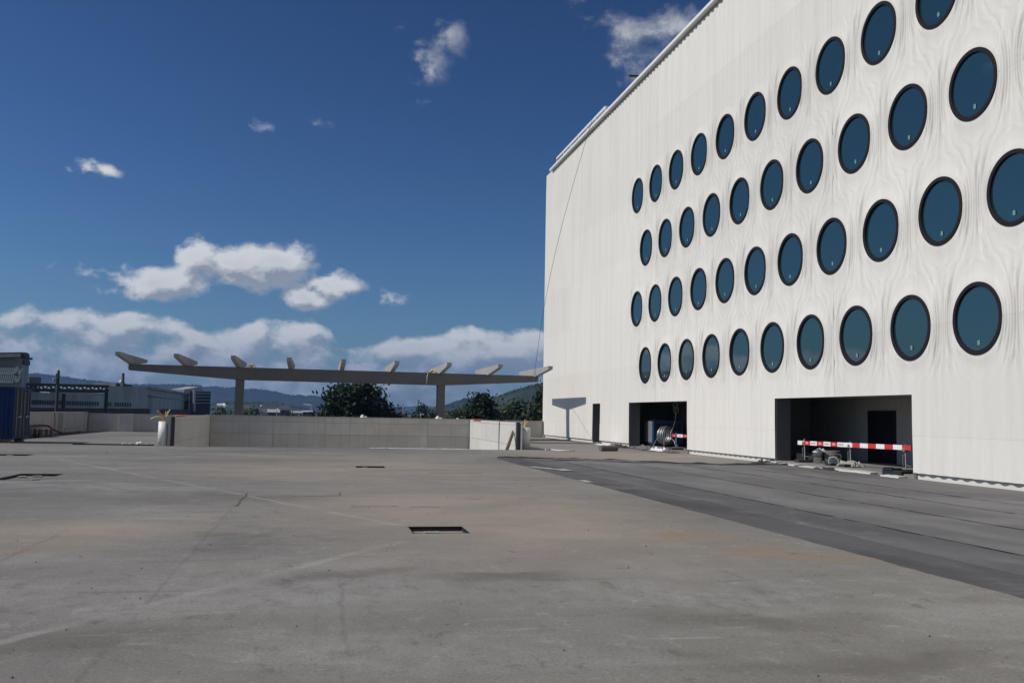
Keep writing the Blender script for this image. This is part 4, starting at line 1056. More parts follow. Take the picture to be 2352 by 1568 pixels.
barrier(16.98, 31.95, 25.2, 0.12, [(31.55, 0.12), (28.55, 0.12), (25.55, 0.12)],
        [W_, ('red', 'r'), ('white', 'w'), ('red', 'r'), ('white', 'w'), ('red', 'r'), ('white', 'w'), W_, R_, W_, R_, W_, R_, W_, R_],
        'long red and white barrier plank on three posts across the wide opening', 0.80, 0.06)
barrier(17.3, 45.35, 41.0, 0.05, [(44.9, 0.05)], [('red', 'r'), ('white', 'w'), ('red', 'r'), ('white', 'w'), ('red', 'r'), ('white', 'w')],
        'short red and white barrier plank in the opening with the blue box', 0.74, 0.02)
# wide opening: buckets, sack, crates, rubble
def bucket(loc, rot, label, lid):
    t = thing('bucket', label, 'bucket', (0, 0, 0)); t.location = loc; t.rotation_euler = rot
    o = MB().lathe([(0.0, 0.0), (0.135, 0.0), (0.165, 0.36), (0.178, 0.36), (0.178, 0.385), (0.160, 0.385), (0.130, 0.02), (0, 0.02)], seg=32).build('shell', MAT['white_bucket'], None, True)
    o.parent = t
    h = MB().tube([(0.17, 0, 0.33), (0.20, 0.14, 0.18), (0.17, 0.2, 0.1), (0, 0.22, 0.08), (-0.17, 0.2, 0.1), (-0.20, 0.14, 0.18), (-0.17, 0, 0.33)], 0.006, 6).build('handle', MAT['galv']); h.parent = t
    if lid:
        s = MB().lathe([(0.158, 0.20), (0.161, 0.235)], seg=32).build('printed_band', MAT['dark_metal']); s.parent = t
        s = MB().lathe([(0.1625, 0.275), (0.164, 0.290)], seg=32).build('printed_band', MAT['dark_metal']); s.parent = t
    return t
bucket((17.30, 31.15, 0.13), (0, 0, 0.4), 'upright white bucket with printed dark bands behind the long barrier', True)
bucket((17.15, 29.6, 0.29), (math.radians(97), 0, math.radians(-48)), 'white bucket lying on its side behind the long barrier', False)
tag(crumple('plastic_bag', 17.36, 31.10, 0.36, 0.40, 0.13, 0.5, 'sheet_white', 2.3, None, None, 0.5), 'crumpled clear plastic bag on top of the upright bucket', 'bag')
tag(MB().lathe([(0.0, 0.0), (0.26, 0.0), (0.28, 0.42), (0.26, 0.44), (0.22, 0.40), (0, 0.38)], (17.75, 30.95, 0.12), seg=28).build('round_tub', MAT['felt'], smooth=True), 'dark round tub standing behind the upright bucket', 'tub')
crumple('paper_sack', 17.15, 28.75, 0.5, 0.95, 0.20, 0.1, 'sack', 5.1, 'wrinkled paper sack lying between the bucket and the middle barrier post', 'sack', 0.13)
def crate(x, y, z, sx, sy, sz, mat, label):
    t = thing('crate', label, 'crate', (x, y, z))
    w = 0.02
    for a in ((x, x + sx, y, y + w), (x, x + sx, y + sy - w, y + sy), (x, x + w, y + w, y + sy - w), (x + sx - w, x + sx, y + w, y + sy - w)):
        MB().cbox(*a, z, z + sz, 0.005).build('side', MAT[mat], t)
    MB().box(x + w, x + sx - w, y + w, y + sy - w, z, z + 0.02).build('bottom', MAT[mat], t)
crate(17.2, 31.9, 0.12, 0.4, 0.6, 0.28, 'black', 'black crate behind the left barrier post of the wide opening')
crate(17.2, 31.3, 0.12, 0.35, 0.35, 0.25, 'black', 'small black crate between the left barrier post and the bucket')
crate(16.7, 29.25, 0.04, 0.22, 0.35, 0.15, 'black', 'low black box in front of the lying bucket')
bb = thing('tool_box', 'flat blue and black tool box at the right end of the wide opening', 'tool box', (16.6, 25.5, 0))
MB().cbox(16.45, 16.85, 24.95, 25.9, 0.03, 0.20, 0.03).build('case', MAT['black'], bb)
MB().cbox(16.42, 16.78, 25.35, 25.85, 0.203, 0.235, 0.01).build('lid', MAT['blue_door'], bb)
for k in range(2): MB().bar((16.44, 25.38 + 0.42 * k, 0.25), (16.78, 25.40 + 0.42 * k, 0.25), 0.03).build('latch', MAT['black'], bb)
lbl = ['broken pale slab leaning at the sill near the upright bucket', 'long pale slab along the middle of the wide opening sill', 'pale slab in front of the tool box', 'short pale slab below the lying bucket', 'pale slab at the far left end of the wide opening sill']
for k, (y, ly, x, lx, h) in enumerate([(31.4, 1.3, 16.35, 0.35, 0.07), (27.4, 2.3, 16.45, 0.35, 0.09), (25.0, 0.9, 16.25, 0.30, 0.08), (29.6, 1.6, 16.30, 0.3, 0.06), (32.6, 0.6, 16.4, 0.3, 0.10)]):
    b = MB(); vs = []
    for i in range(9):
        u = i / 8; e = 0.08 * mnoise.noise(Vector((u * 4, k * 5, 1)))
        vs += [(x - lx / 2 + e, y + ly * (u - .5), 0.012), (x - lx / 2 + 0.03 + e, y + ly * (u - .5), h * (0.8 + 2 * e)), (x + lx / 2, y + ly * (u - .5), h + e * 0.3), (x + lx / 2, y + ly * (u - .5), 0.012)]
    fs = [(4 * i + j, 4 * i + 4 + j, 4 * i + 5 + j, 4 * i + 1 + j) for i in range(8) for j in range(3)] + [(0, 1, 2, 3), (35, 34, 33, 32)]
    tag(b.add(vs, fs).build('broken_slab', MAT['concrete_pale']), lbl[k], 'slab', 'broken slabs at the wide opening')
crumple('roofing_scrap', 16.3, 32.9, 0.9, 1.0, 0.10, 0.2, 'bitumen', 8.2, 'torn black roofing felt heaped left of the wide opening', 'roofing felt')
crumple('roofing_scrap', 16.2, 28.6, 0.5, 1.4, 0.07, 0.0, 'bitumen', 9.4, 'torn black roofing felt under the middle barrier post', 'roofing felt')
crumple('roofing_scrap', 16.1, 31.9, 0.5, 1.6, 0.06, 0.0, 'felt', 3.9, 'grey roofing felt scraps below the upright bucket', 'roofing felt')
# narrower opening: blue box, hose reel, felt, cable loops
bx = thing('machine_box', 'blue metal machine box inside the narrower opening', 'machine', (18.3, 49.5, 0.05))
MB().cbox(17.55, 19.3, 48.9, 50.3, 0.22, 1.46, 0.05).build('housing', MAT['blue_box'], bx)
MB().cbox(17.535, 17.548, 48.98, 50.22, 0.30, 1.40, 0.004).build('sky_lit_side', MAT['galv'], bx)  # grey plate: the sky's light on this face is put into its colour
MB().box(17.6, 19.2, 49.0, 50.2, 0.10, 0.215).build('skid', MAT['black'], bx)
for k in range(5): MB().box(17.75 + 0.3 * k, 17.95 + 0.3 * k, 48.885, 48.898, 0.9, 1.3).build('louvre', MAT['black'], bx)
for k in range(3): MB().tube([(17.7 + 0.2 * k, 49.1, 1.46), (17.7 + 0.2 * k, 49.1, 1.51)], 0.03, 8).build('lug', MAT['galv'], bx)
hr = thing('hose_reel', 'round silver hose reel on a tubular stand before the blue machine box', 'hose reel', (17.6, 47.4, 0.05))
def ringpt(c, ax, r, a, off=0):
    ax = Vector(ax).normalized(); sd = ax.cross(Vector((0, 0, 1))).normalized()
    return Vector(c) + sd * (r * math.cos(a)) + Vector((0, 0, 1)) * (r * math.sin(a)) + ax * off
ctr = (17.72, 47.5, 0.70); axd = (0.55, -0.84, 0)
for k in range(5):
    rr_ = 0.40 + 0.03 * (k % 2)
    MB().tube([ringpt(ctr, axd, rr_, 2 * math.pi * i / 36, -0.16 + 0.08 * k) for i in range(37)], 0.045, 8, False).build('coil', MAT['film'], hr, True)
MB().tube([ringpt(ctr, axd, 0.46, 2 * math.pi * i / 36, 0.20) for i in range(37)], 0.018, 8, False).build('rim', MAT['galv'], hr, True)
st = MB()
st.tube([(17.2, 47.9, 0.05), (17.45, 47.6, 0.75)], 0.018, 8); st.tube([(17.45, 46.9, 0.05), (17.5, 46.95, 1.0)], 0.02, 8); st.tube([(17.2, 47.9, 0.1), (17.45, 46.9, 0.1)], 0.018, 8); st.tube([(17.45, 46.9, 0.1), (18.1, 47.5, 0.1)], 0.02, 8)
st.build('stand', MAT['galv'], hr)
lo = [ringpt((17.6, 45.7, 2.25), (0.3, -0.9, 0), 0.13, a) for a in np.linspace(-1.2, 5.0, 20)] + [ringpt((17.6, 45.6, 2.0), (0.3, -0.9, 0), 0.15, a) for a in np.linspace(1.6, 7.8, 20)]
lo += [Vector(p) for p in [(17.6, 45.62, 1.8), (17.6, 45.7, 1.5), (17.6, 46.0, 1.1), (17.5, 46.1, 0.85), (17.4, 45.8, 0.6), (17.4, 45.3, 0.45), (17.4, 45.1, 0.1)]]
tag(MB().tube(lo, 0.014, 6).build('looped_cable', MAT['galv'], smooth=True), 'pale cable hanging in two loops in the narrower opening', 'cable')
tag(MB().tube([(12.95, 43.2, 0.13), (13.85, 43.5, 0.13)], 0.13, 16).build('felt_roll', MAT['felt'], smooth=False), 'short dark roll of roofing felt standing alone on the deck', 'felt roll')
for k, (x, y, lx, ly, rot, mat, lb) in enumerate([(16.2, 46.9, 0.9, 1.9, 0.1, 'felt', 'crumpled grey felt heaped at the left of the narrower opening'), (16.0, 45.2, 0.7, 1.6, -0.1, 'felt', 'crumpled grey felt in the middle of the narrower opening sill'),
        (16.1, 43.9, 0.6, 1.5, 0.05, 'sheet_white', 'white sheet bundle at the narrower opening below the barrier'), (16.1, 42.4, 0.5, 1.2, 0.0, 'felt', 'dark felt strip at the right end of the narrower opening'),
        (15.7, 48.4, 0.5, 1.6, 0.0, 'bitumen', 'black felt strip left of the narrower opening')]):
    crumple('felt_heap', x, y, lx, ly, 0.16, rot, mat, 11.3 + k * 3.1, lb, 'felt')
tag(MB().box(15.6, 16.2, 50.6, 52.6, 0.01, 0.06).bar((15.3, 50.4, 0.05), (15.5, 52.2, 0.06), 0.2, 0.04).build('white_boards', MAT['white']), 'white boards lying on the deck beside the pier between openings', 'boards')
tag(MB().bar((15.9, 49.9, 0.09), (15.95, 50.9, 0.09), 0.25, 0.10).build('dark_beam', MAT['wood']), 'short dark timber beside the white boards', 'timber')
tag(MB().tube(curve_pts((10.3, 43.0, 0.02), (10.5, 44.4, 0.05), (10.9, 43.1, 0.02)) + curve_pts((10.9, 43.1, 0.02), (11.3, 42.6, 0.03), (11.7, 43.1, 0.02)), 0.025, 6).build('loose_cable', MAT['pvc'], smooth=True), 'loose pale cable curled on the deck right of the right pipe stub', 'cable')
crumple('white_rag', 6.75, 28.6, 0.25, 1.5, 0.012, 0.35, 'cement', 31.0, 'pale splash of cement on the membrane edge', 'cement', 0.016)
crumple('white_rag', 7.15, 27.6, 0.35, 0.8, 0.012, 0.1, 'cement', 33.0, 'second smaller splash of cement on the membrane, nearer to the camera', 'cement', 0.02)
crumple('white_rag', 6.5, 22.9, 0.22, 0.7, 0.01, 0.0, 'cement', 35.0, 'small white scrap at the edge of the dark membrane', 'scrap', 0.016)
tag(MB().box(12.2, 16.0, 60.2, 60.35, 0.0, 0.10).build('steel_beam', MAT['steel']), 'long thin steel beam lying before the narrow doorway', 'beam')
tag(MB().box(11.0, 15.8, 54.2, 54.32, 0.0, 0.05).build('timber_batten', MAT['wood']), 'thin batten lying on the deck before the narrow doorway', 'batten')

# ---------------------------------------------------------------- trees
def tree(name, px, top, dist, width_px, label, mat, n, seed, lobes=None, cat='tree', leaf=0.42, kind='round', group='trees beyond the deck'):
    base = far(px, 1157, dist); base.z = GZ
    tp = far(px, top, dist); H = tp.z - GZ
    Wd = width_px * 0.816667 / 2200 * dist
    t = thing(name, label, cat, base, group)
    r = random.Random(seed)
    sd = Vector((base.y, -base.x, 0)).normalized(); fwd = Vector((base.x, base.y, 0)).normalized()
    tb = MB(); tb.tube([base, base + Vector((0.1, 0, H * 0.3)), base + Vector((0, 0.1, H * 0.6))], [0.035 * H * 0.9, 0.026 * H, 0.012 * H], 10)
    for k in range(7):
        a = r.random() * 6.28; h0 = H * r.uniform(0.25, 0.55); ln = Wd * r.uniform(0.25, 0.42)
        tb.tube([base + Vector((0, 0, h0)), base + Vector((math.cos(a) * ln * .5, math.sin(a) * ln * .5, h0 + H * 0.12)), base + Vector((math.cos(a) * ln, math.sin(a) * ln, h0 + H * 0.26))], [0.012 * H, 0.008 * H, 0.003 * H], 6)
    tb.build('trunk', MAT['bark'], t)
    if lobes is None:
        if kind == 'round': lobes = [(0, 0.60, 0.46, 0.40), (-0.25, 0.45, 0.28, 0.26), (0.25, 0.45, 0.28, 0.26), (0.05, 0.78, 0.28, 0.22), (-0.18, 0.68, 0.26, 0.22), (0.2, 0.66, 0.26, 0.22), (0, 0.34, 0.42, 0.22)]
        elif kind == 'cone': lobes = [(0, 0.08 + 0.11 * k, 0.5 * (1 - 0.11 * k), 0.10) for k in range(9)]
        else: lobes = [(0, 0.2 + 0.09 * k, 0.45 * math.sin(0.5 + 0.28 * k), 0.10) for k in range(9)]
    vol = [max(1e-3, l[2] * l[2] * l[3]) ** 0.6 for l in lobes]
    N = 0; V = np.zeros((n * 4, 3)); bx_, by_, bz_ = base
    # clump centres on the lobes, leaves round the clumps
    clumps = []
    for _ in range(int(n / 26)):
        l = r.choices(lobes, vol)[0]
        u = Vector((r.gauss(0, 1), r.gauss(0, 1), r.gauss(0, 1))).normalized() * (r.random() ** 0.40)
        clumps.append((l[0] * Wd + u.x * l[2] * Wd, u.y * l[2] * Wd * 0.9, (l[1] + u.z * l[3]) * H))
    for i in range(n):
        c = r.choice(clumps); s = leaf * r.uniform(0.6, 1.3); cr = leaf * 2.1
        p = base + sd * (c[0] + r.gauss(0, cr)) + fwd * (c[1] + r.gauss(0, cr)) + Vector((0, 0, c[2] + r.gauss(0, cr * 0.7)))
        a = Vector((r.gauss(0, 1), r.gauss(0, 1), r.gauss(0, 1))).normalized(); b_ = a.orthogonal().normalized() * s * 0.55; a = a * s
        V[4 * i] = p - a; V[4 * i + 1] = p + b_; V[4 * i + 2] = p + a; V[4 * i + 3] = p - b_
    me = np_mesh('crown', V, np.arange(4 * n).reshape(n, 4), False); me.materials.append(MAT[mat])
    o = bpy.data.objects.new('crown', me); COL.objects.link(o); o.parent = t; o.location = -t.location
big = [(-0.16, 0.72, 0.28, 0.24), (0.05, 0.80, 0.25, 0.17), (-0.30, 0.50, 0.20, 0.22), (-0.1, 0.5, 0.36, 0.25), (0.16, 0.66, 0.22, 0.20), (0.34, 0.62, 0.13, 0.10), (0.44, 0.58, 0.09, 0.06), (0.20, 0.48, 0.24, 0.18), (0.26, 0.36, 0.18, 0.12), (-0.1, 0.32, 0.40, 0.2)]
tree('broadleaf_tree', 1000, 1070, 150, 205, 'large dark spreading tree behind the middle of the canopy', 'leaf_dark', 15000, 1, big, leaf=0.40)
tree('broadleaf_tree', 1350, 1113, 140, 100, 'broad dark dome-shaped tree behind the right half of the ramp wall', 'leaf_dark', 9000, 2, leaf=0.34)
tree('broadleaf_tree', 1424, 1134, 170, 46, 'pale green bushy tree right of the dark dome-shaped tree', 'leaf_pale', 2200, 3, leaf=0.34)
tree('conifer_tree', 1462, 1120, 130, 62, 'dark conical tree close left of the hoist cable', 'leaf_pine', 3200, 4, kind='cone', leaf=0.32)
tree('broadleaf_tree', 1497, 1132, 110, 40, 'grey-green drooping tree beside the white building corner', 'leaf_mid', 1800, 5, leaf=0.26)
tree('broadleaf_tree', 1535, 1072, 150, 74, 'tall dark tree partly hidden by the white building corner', 'leaf_dark', 4200, 6, leaf=0.36)
tree('broadleaf_tree', 1278, 1147, 260, 64, 'low yellow-green tree just right of the right canopy column', 'leaf_pale', 1900, 7, leaf=0.5)
tree('broadleaf_tree', 1216, 1148, 280, 40, 'small yellow-green tree just left of the right canopy column', 'leaf_pale', 1400, 8, leaf=0.5)
tree('poplar_tree', 1186, 1134, 240, 17, 'slim dark columnar tree between the large tree and the canopy column', 'leaf_dark', 1300, 9, kind='column', leaf=0.36)
tree('broadleaf_tree', 1150, 1148, 260, 42, 'mid green tree left of the slim columnar tree', 'leaf_mid', 1500, 10, leaf=0.5)
tree('broadleaf_tree', 1119, 1142, 300, 16, 'small dusky tree behind the grey flat-roofed shed', 'leaf_mid', 700, 11, leaf=0.5)
tree('broadleaf_tree', 640, 1156, 160, 110, 'dark bushes left of the left canopy column', 'leaf_dark', 2600, 12, [(0, 0.7, 0.5, 0.3), (-0.25, 0.6, 0.2, 0.3), (0.3, 0.65, 0.2, 0.3)], leaf=0.34, cat='bushes')
tree('broadleaf_tree', 706, 1150, 170, 56, 'dark bushes right of the left canopy column', 'leaf_mid', 1800, 13, [(0, 0.7, 0.5, 0.3), (-0.2, 0.6, 0.2, 0.3), (0.3, 0.6, 0.2, 0.3)], leaf=0.32, cat='bushes')
tree('broadleaf_tree', 812, 1160, 420, 30, 'low dark bushes before the distant sheds', 'leaf_dark', 600, 14, leaf=0.6, cat='bushes')

# ---------------------------------------------------------------- works buildings at the left and the town
def metal_mat(name, col, s):
    m, t, b = base_mat(name)
    co = t.new('ShaderNodeTexCoord').outputs['Object']
    n1 = t.noise(t.vec('MULTIPLY', co, (1, 1, 0.25)), s, 5, 0.6)
    c = t.vec('SCALE', col); t.put(c.node.inputs['Scale'], t.ramp(n1, 0.3, 0.7, 0.8, 1.2)); t.l.new(c, b.inputs['Base Color'])
    b.inputs['Roughness'].default_value = 0.7
    return m
MAT['hall'] = metal_mat('hall_cladding', (0.42, 0.46, 0.46), 0.25)
MAT['hall_dark'] = metal_mat('hall_dark', (0.060, 0.070, 0.090), 0.3)
MAT['hall_tower'] = metal_mat('tower_cladding', (0.27, 0.28, 0.30), 0.25)
MAT['brick_red'] = metal_mat('red_base', (0.085, 0.048, 0.046), 0.4)
MAT['truss'] = pbr('truss_steel', (0.035, 0.05, 0.055), 0.7, var=0.2)
MAT['roof_pale'] = metal_mat('pale_roof', (0.42, 0.42, 0.42), 0.3)
MAT['tile_roof'] = metal_mat('tile_roof', (0.11, 0.085, 0.07), 0.3)
MAT['house_wall'] = metal_mat('house_wall', (0.40, 0.39, 0.36), 0.3)
def quad_wall(b, a, c, zt0, zt1, z0, thick):
    """A wall slab between two ground points with its own top heights."""
    a, c = Vector((a.x, a.y, 0)), Vector((c.x, c.y, 0)); d = (c - a).normalized(); nn = Vector((d.y, -d.x, 0))
    if nn.dot(a) < 0: nn = -nn
    q = nn * thick
    vs = [(*a.xy, z0), (*c.xy, z0), (*c.xy, zt1), (*a.xy, zt0), (*(a + q).xy, z0), (*(c + q).xy, z0), (*(c + q).xy, zt1), (*(a + q).xy, zt0)]
    b.add(vs, [(0, 1, 2, 3), (7, 6, 5, 4), (0, 4, 5, 1), (3, 2, 6, 7), (0, 3, 7, 4), (1, 5, 6, 2)])
    return b
# long hall: facade facing the deck from far left to the corner, then a flank running away to the right
D0, D1, D2 = 175, 215, 330
HA, HB = far(20, 1157, D0), far(418, 1157, D1)
HN = Vector((HB.y - HA.y, HA.x - HB.x, 0)).normalized()
def hp_(px, py): # a point on the hall's facade plane
    d = direction(px * 0.816667, py * 0.816667)
    return EYE + d * ((HA - EYE).dot(HN) / d.dot(HN))
hall = thing('factory_hall', 'long grey-blue factory hall behind the left parapet with a row of small windows', 'factory', hp_(230, 1157))
lft, mid_, cor = hp_(20, 1110), hp_(302, 1085), hp_(418, 1087)
quad_wall(MB(), hp_(20, 1102), hp_(294, 1110), hp_(20, 1100).z, hp_(294, 1109).z, GZ, 30).build('low_wall', MAT['hall'], hall)
quad_wall(MB(), hp_(294.1, 1085), cor, hp_(294, 1085).z, cor.z, GZ, 30).build('high_wall', MAT['hall'], hall)
end = far(538, 1110, D2)
quad_wall(MB(), hp_(418.3, 1093), end, hp_(418.3, 1093).z, end.z, GZ, 12).build('flank_wall', MAT['hall'], hall)
rf = MB(); a0, a1 = hp_(418.5, 1090), far(536, 1109, D2 - 2)
for (dz0, dz1, off, hh) in ((0.0, 0.0, -0.8, 0.5), (-1.6, -2.2, -0.5, 0.35)):
    A_, B_ = a0.copy(), a1.copy(); A_.z += dz0; B_.z += dz1
    dd = Vector((A_.x, A_.y, 0)).normalized() * off
    rf.bar(A_ + dd, B_ + dd, 1.2, hh)
rf.build('flank_roof_edge', MAT['roof_pale'], hall)
lower = MB(); quad_wall(lower, hp_(430, 1117) - Vector((hp_(430, 1117).x, hp_(430, 1117).y, 0)).normalized() * 1.5, far(534, 1128, D2 - 6), hp_(430, 1117).z, far(534, 1128, D2 - 6).z, GZ, 1.0).build('flank_low_wall', MAT['hall'], hall)
quad_wall(MB(), hp_(20, 1146) * 0.995, hp_(418, 1148) * 0.995, hp_(20, 1145.5).z, hp_(418, 1149).z, GZ, 0.5).build('red_base', MAT['brick_red'], hall)
quad_wall(MB(), hp_(419, 1149) * 0.995, far(560, 1153, D2 - 8), hp_(419, 1149).z, far(560, 1153, D2 - 8).z, GZ, 0.5).build('red_base', MAT['brick_red'], hall)
wm = MB().cbox(-0.26, 0.26, -0.05, 0.05, -0.38, 0.38, 0.04).mesh('window'); wm.materials.append(MAT['hall_dark']); fix_normals(wm)
ang = math.atan2(cor.y - lft.y, cor.x - lft.x)
for i in range(40):
    px = 92 + 7.05 * i
    if i in (27, 28, 32): continue
    p = hp_(px, 1130.5 + 0.0266 * (px - 92)); p = p - Vector((p.x, p.y, 0)).normalized() * 0.12
    w = bpy.data.objects.new('window', wm); COL.objects.link(w); w.parent = hall; w.location = p - hall.location; w.rotation_euler = (0, 0, ang)
MB().tube([hp_(343.4, 1088), hp_(343.6, 1056)], 0.22, 10).build('chimney', MAT['galv'], hall)
MB().tube([hp_(346, 1088), hp_(346.3, 1049)], 0.26, 10).build('chimney', MAT['hall_dark'], hall)
quad_wall(MB(), far(326, 1077, 212), far(372, 1080, 214), far(326, 1076, 212).z, far(372, 1082, 214).z, far(326, 1095, 212).z, 8).build('roof_house', MAT['hall_dark'], hall)
MB().tube([hp_(338, 1071), hp_(341, 1074), hp_(342.5, 1085)], 0.2, 6).build('vent_pipe', MAT['galv'], hall)
# gantry truss in front of the hall
gt = thing('truss_bridge', 'long dark steel truss bridge in front of the grey factory hall', 'bridge', far(180, 1157, 172))
ta = lambda px, py: far(px, py, 171 + 0.06 * (px - 60))
g_ = MB(); g_.bar(ta(58, 1080), ta(304, 1086), 0.55, 0.45); g_.build('top_chord', MAT['truss'], gt)
MB().bar(ta(58, 1094), ta(304, 1098), 0.35).build('bottom_chord', MAT['truss'], gt)
MB().bar(ta(100, 1098), ta(300, 1103), 0.5, 0.3).build('bottom_chord', MAT['truss'], gt)
MB().bar(ta(140, 1102), ta(290, 1109), 0.6, 0.35).build('pipe', MAT['roof_pale'], gt)
for i in range(22):
    p0 = 60 + 11.1 * i; u = (p0 - 58) / 246
    y0, y1 = 1080 + 6 * u, 1094 + 4 * u
    MB().bar(ta(p0, y0 if i % 2 else y1), ta(p0 + 11.1, y1 if i % 2 else y0), 0.22).build('diagonal', MAT['truss'], gt)
for px in (62, 180, 300):
    MB().bar(ta(px, 1098), Vector((ta(px, 1098).x, ta(px, 1098).y, GZ)), 0.5).build('leg', MAT['truss'], gt)
ms = thing('mast', 'thin dark lattice mast standing before the grey factory hall', 'mast', far(163, 1157, 150))
m0 = far(160, 1157, 150); m0.z = GZ
MB().tube([m0, far(161, 1100, 150), far(165, 1041, 150)], [0.25, 0.22, 0.18], 8).build('pole', MAT['truss'], ms)
MB().bar(far(161, 1049, 150), far(165, 1052, 150), 0.12).bar(far(160, 1049, 150), far(160, 1085, 150), 0.14).build('aerial', MAT['truss'], ms)
MB().lathe([(0, -0.25), (0.3, -0.2), (0.32, 0.2), (0, 0.25)], far(154, 1067, 150), seg=10).build('lamp', MAT['galv'], ms)
MB().bar(far(154, 1064, 150), far(161, 1064, 150), 0.08).build('arm', MAT['truss'], ms)
# tower building with script lettering
tw = thing('works_tower', 'grey works tower with white slanted script lettering at the left edge', 'building', far(20, 1157, 165))
TD = 165
quad_wall(MB(), far(-90, 1004, TD), far(64, 1003, TD), far(-90, 1006, TD).z, far(64, 1002.5, TD).z, GZ, 9).build('front_wall', MAT['hall_tower'], tw)
quad_wall(MB(), far(64.2, 1003, TD), far(83, 1007, TD + 9), far(64, 1003, TD).z, far(83, 1008, TD + 9).z, GZ, 0.8).build('side_wall', MAT['hall'], tw)
MB().bar(far(-90, 1002, TD - .5), far(58, 999, TD - .5), 1.4, 0.5).build('roof_edge', MAT['roof_pale'], tw)
MB().bar(far(-90, 997, TD + 1), far(56, 994, TD + 1), 2.0, 0.35).build('roof_rail', MAT['hall_dark'], tw)
MB().tube([far(57, 1000, TD), far(73, 1000.5, TD + 4)], 0.55, 12).build('roof_drum', MAT['hall_dark'], tw)
MB().bar(far(66, 1018, TD - .2), far(82, 1021, TD + 8.4), 0.3, 0.7).build('side_window', MAT['hall_dark'], tw)
MB().bar(far(62, 1004.5, TD), far(84.5, 1009, TD + 9), 0.8, 0.35).build('roof_edge', MAT['hall_dark'], tw)
def stroke(pts, w=0.15):
    b = MB(); P_ = [far(x, y, TD - 0.35) for x, y in pts]
    for i in range(len(P_) - 1): b.bar(P_[i], P_[i + 1], 0.2, w, up=(0, 0, 1))
    b.build('letter_stroke', MAT['white'], tw)
# two lines of joined, leaning script strokes
x = -3
for q in range(10):
    stroke([(x + 3.6, 1034), (x + 1.6, 1043), (x, 1050)])
    if q % 3 == 1: stroke([(x, 1050), (x + 2.6, 1050.6), (x + 5.5, 1046)])
    x += 5.1
stroke([(-3, 1051), (12, 1050), (26, 1051.5), (40, 1050)], 0.2); stroke([(51, 1031), (46, 1048)]); stroke([(46.5, 1031), (41.5, 1049)]); stroke([(62.5, 1036), (58, 1047), (55, 1053), (51, 1051)]); stroke([(55, 1037), (52.5, 1044), (57, 1044)]); stroke([(51, 1048), (58, 1049)], 0.3)
x = -4
for q in range(8):
    stroke([(x + 4.4, 1054), (x + 2, 1064), (x, 1073)])
    x += 5.6
stroke([(-2, 1074.5), (10, 1074), (24, 1075), (38, 1074.5)], 0.2); stroke([(57, 1055), (54, 1064), (52, 1071), (47, 1074)]); stroke([(44.5, 1057), (43, 1063)]); stroke([(49.5, 1057), (48, 1063)]); stroke([(40, 1066), (51, 1067)], 0.3); stroke([(42, 1071), (49, 1074)], 0.25)
# annexe between tower and truss, dark block right of the hall, sheds and houses further off
def block(name, px0, px1, top, dist, depth, mat, label, roof=None, cat='building', group=None, win=0):
    t = thing(name, label, cat, far((px0 + px1) / 2, 1157, dist), group)
    a, b_ = far(px0, top, dist), far(px1, top, dist)
    quad_wall(MB(), a, b_, a.z, b_.z, GZ, depth).build('wall', MAT[mat], t)
    d = Vector((a.x, a.y, 0)).normalized()
    if roof:
        m, h = roof
        r = MB(); e = (b_ - a).normalized() * 0.4
        z = (a.z + b_.z) / 2
        A0, B0 = a - e - d * 0.4, b_ + e - d * 0.4; A1, B1 = a - e + d * (depth + .4), b_ + e + d * (depth + .4)
        for v in (A0, B0, A1, B1): v.z = z + 0.02
        Rm, Rn = (A0 + A1) / 2, (B0 + B1) / 2; Rm.z = Rn.z = z + h
        r.add([A0, B0, B1, A1, Rm, Rn], [(0, 1, 5, 4), (3, 4, 5, 2), (0, 4, 3), (1, 2, 5), (0, 3, 2, 1)])
        r.build('roof', MAT[m], t)
    for k in range(win):
        u = (k + 0.5) / win; p = a.lerp(b_, u) - d * 0.05; ww_ = (b_ - a).length / win * 0.22
        ee = (b_ - a).normalized()
        MB().obox(p - Vector((0, 0, 1.6)), ee, d, Vector((0, 0, 1)), ww_, 0.06, 0.6).build('window', MAT['hall_dark'], t)
    return t
block('works_annexe', 82, 116, 1060, 190, 12, 'hall_dark', 'dark green-grey annexe behind the truss bridge beside the works tower')
dk = block('dark_block', 541, 593, 1100, 300, 20, 'hall_dark', 'dark blue block building at the right end of the factory hall', win=0)
for k in range(4):
    a, b_ = far(541.5, 1106 + 9 * k, 299.7), far(592.5, 1106 + 9 * k, 299.7)
    MB().bar(a, b_, 0.15, 0.25).build('storey_line', MAT['hall'], dk)
MB().bar(far(558, 1095, 300), far(569, 1095, 300), 2, 0.7).build('roof_plant', MAT['roof_pale'], dk)
MB().bar(far(500, 1104, 320), far(541, 1097, 330), 4, 2.2).build('pale_roof', MAT['roof_pale'], dk)
MB().tube([far(546, 1156, 280), far(546, 1095, 280)], 0.35, 8).build('flue', MAT['galv'], dk)
quad_wall(MB(), far(535, 1099, 299), far(541, 1099, 299), far(535, 1099, 299).z, far(541, 1099, 299).z, GZ, 4).build('stair_tower', MAT['hall_dark'], dk)
tk = thing('tank_wagon', 'small white tank beyond the parapet left of the left canopy column', 'tank', far(622, 1157, 260))
MB().tube([far(610, 1142.5, 260), far(634, 1142.5, 260)], 0.75, 12).build('tank', MAT['white'], tk)
MB().tube([far(631, 1146, 260), far(637, 1139, 260)], 0.9, 10).build('dome', MAT['white'], tk)
for px in (614, 630): MB().bar(far(px, 1144, 260), Vector((far(px, 1144, 260).x, far(px, 1144, 260).y, GZ)), 0.5).build('leg', MAT['steel'], tk)
block('silo_house', 716, 731, 1150, 420, 6, 'hall', 'narrow grey silo house right of the left canopy column')
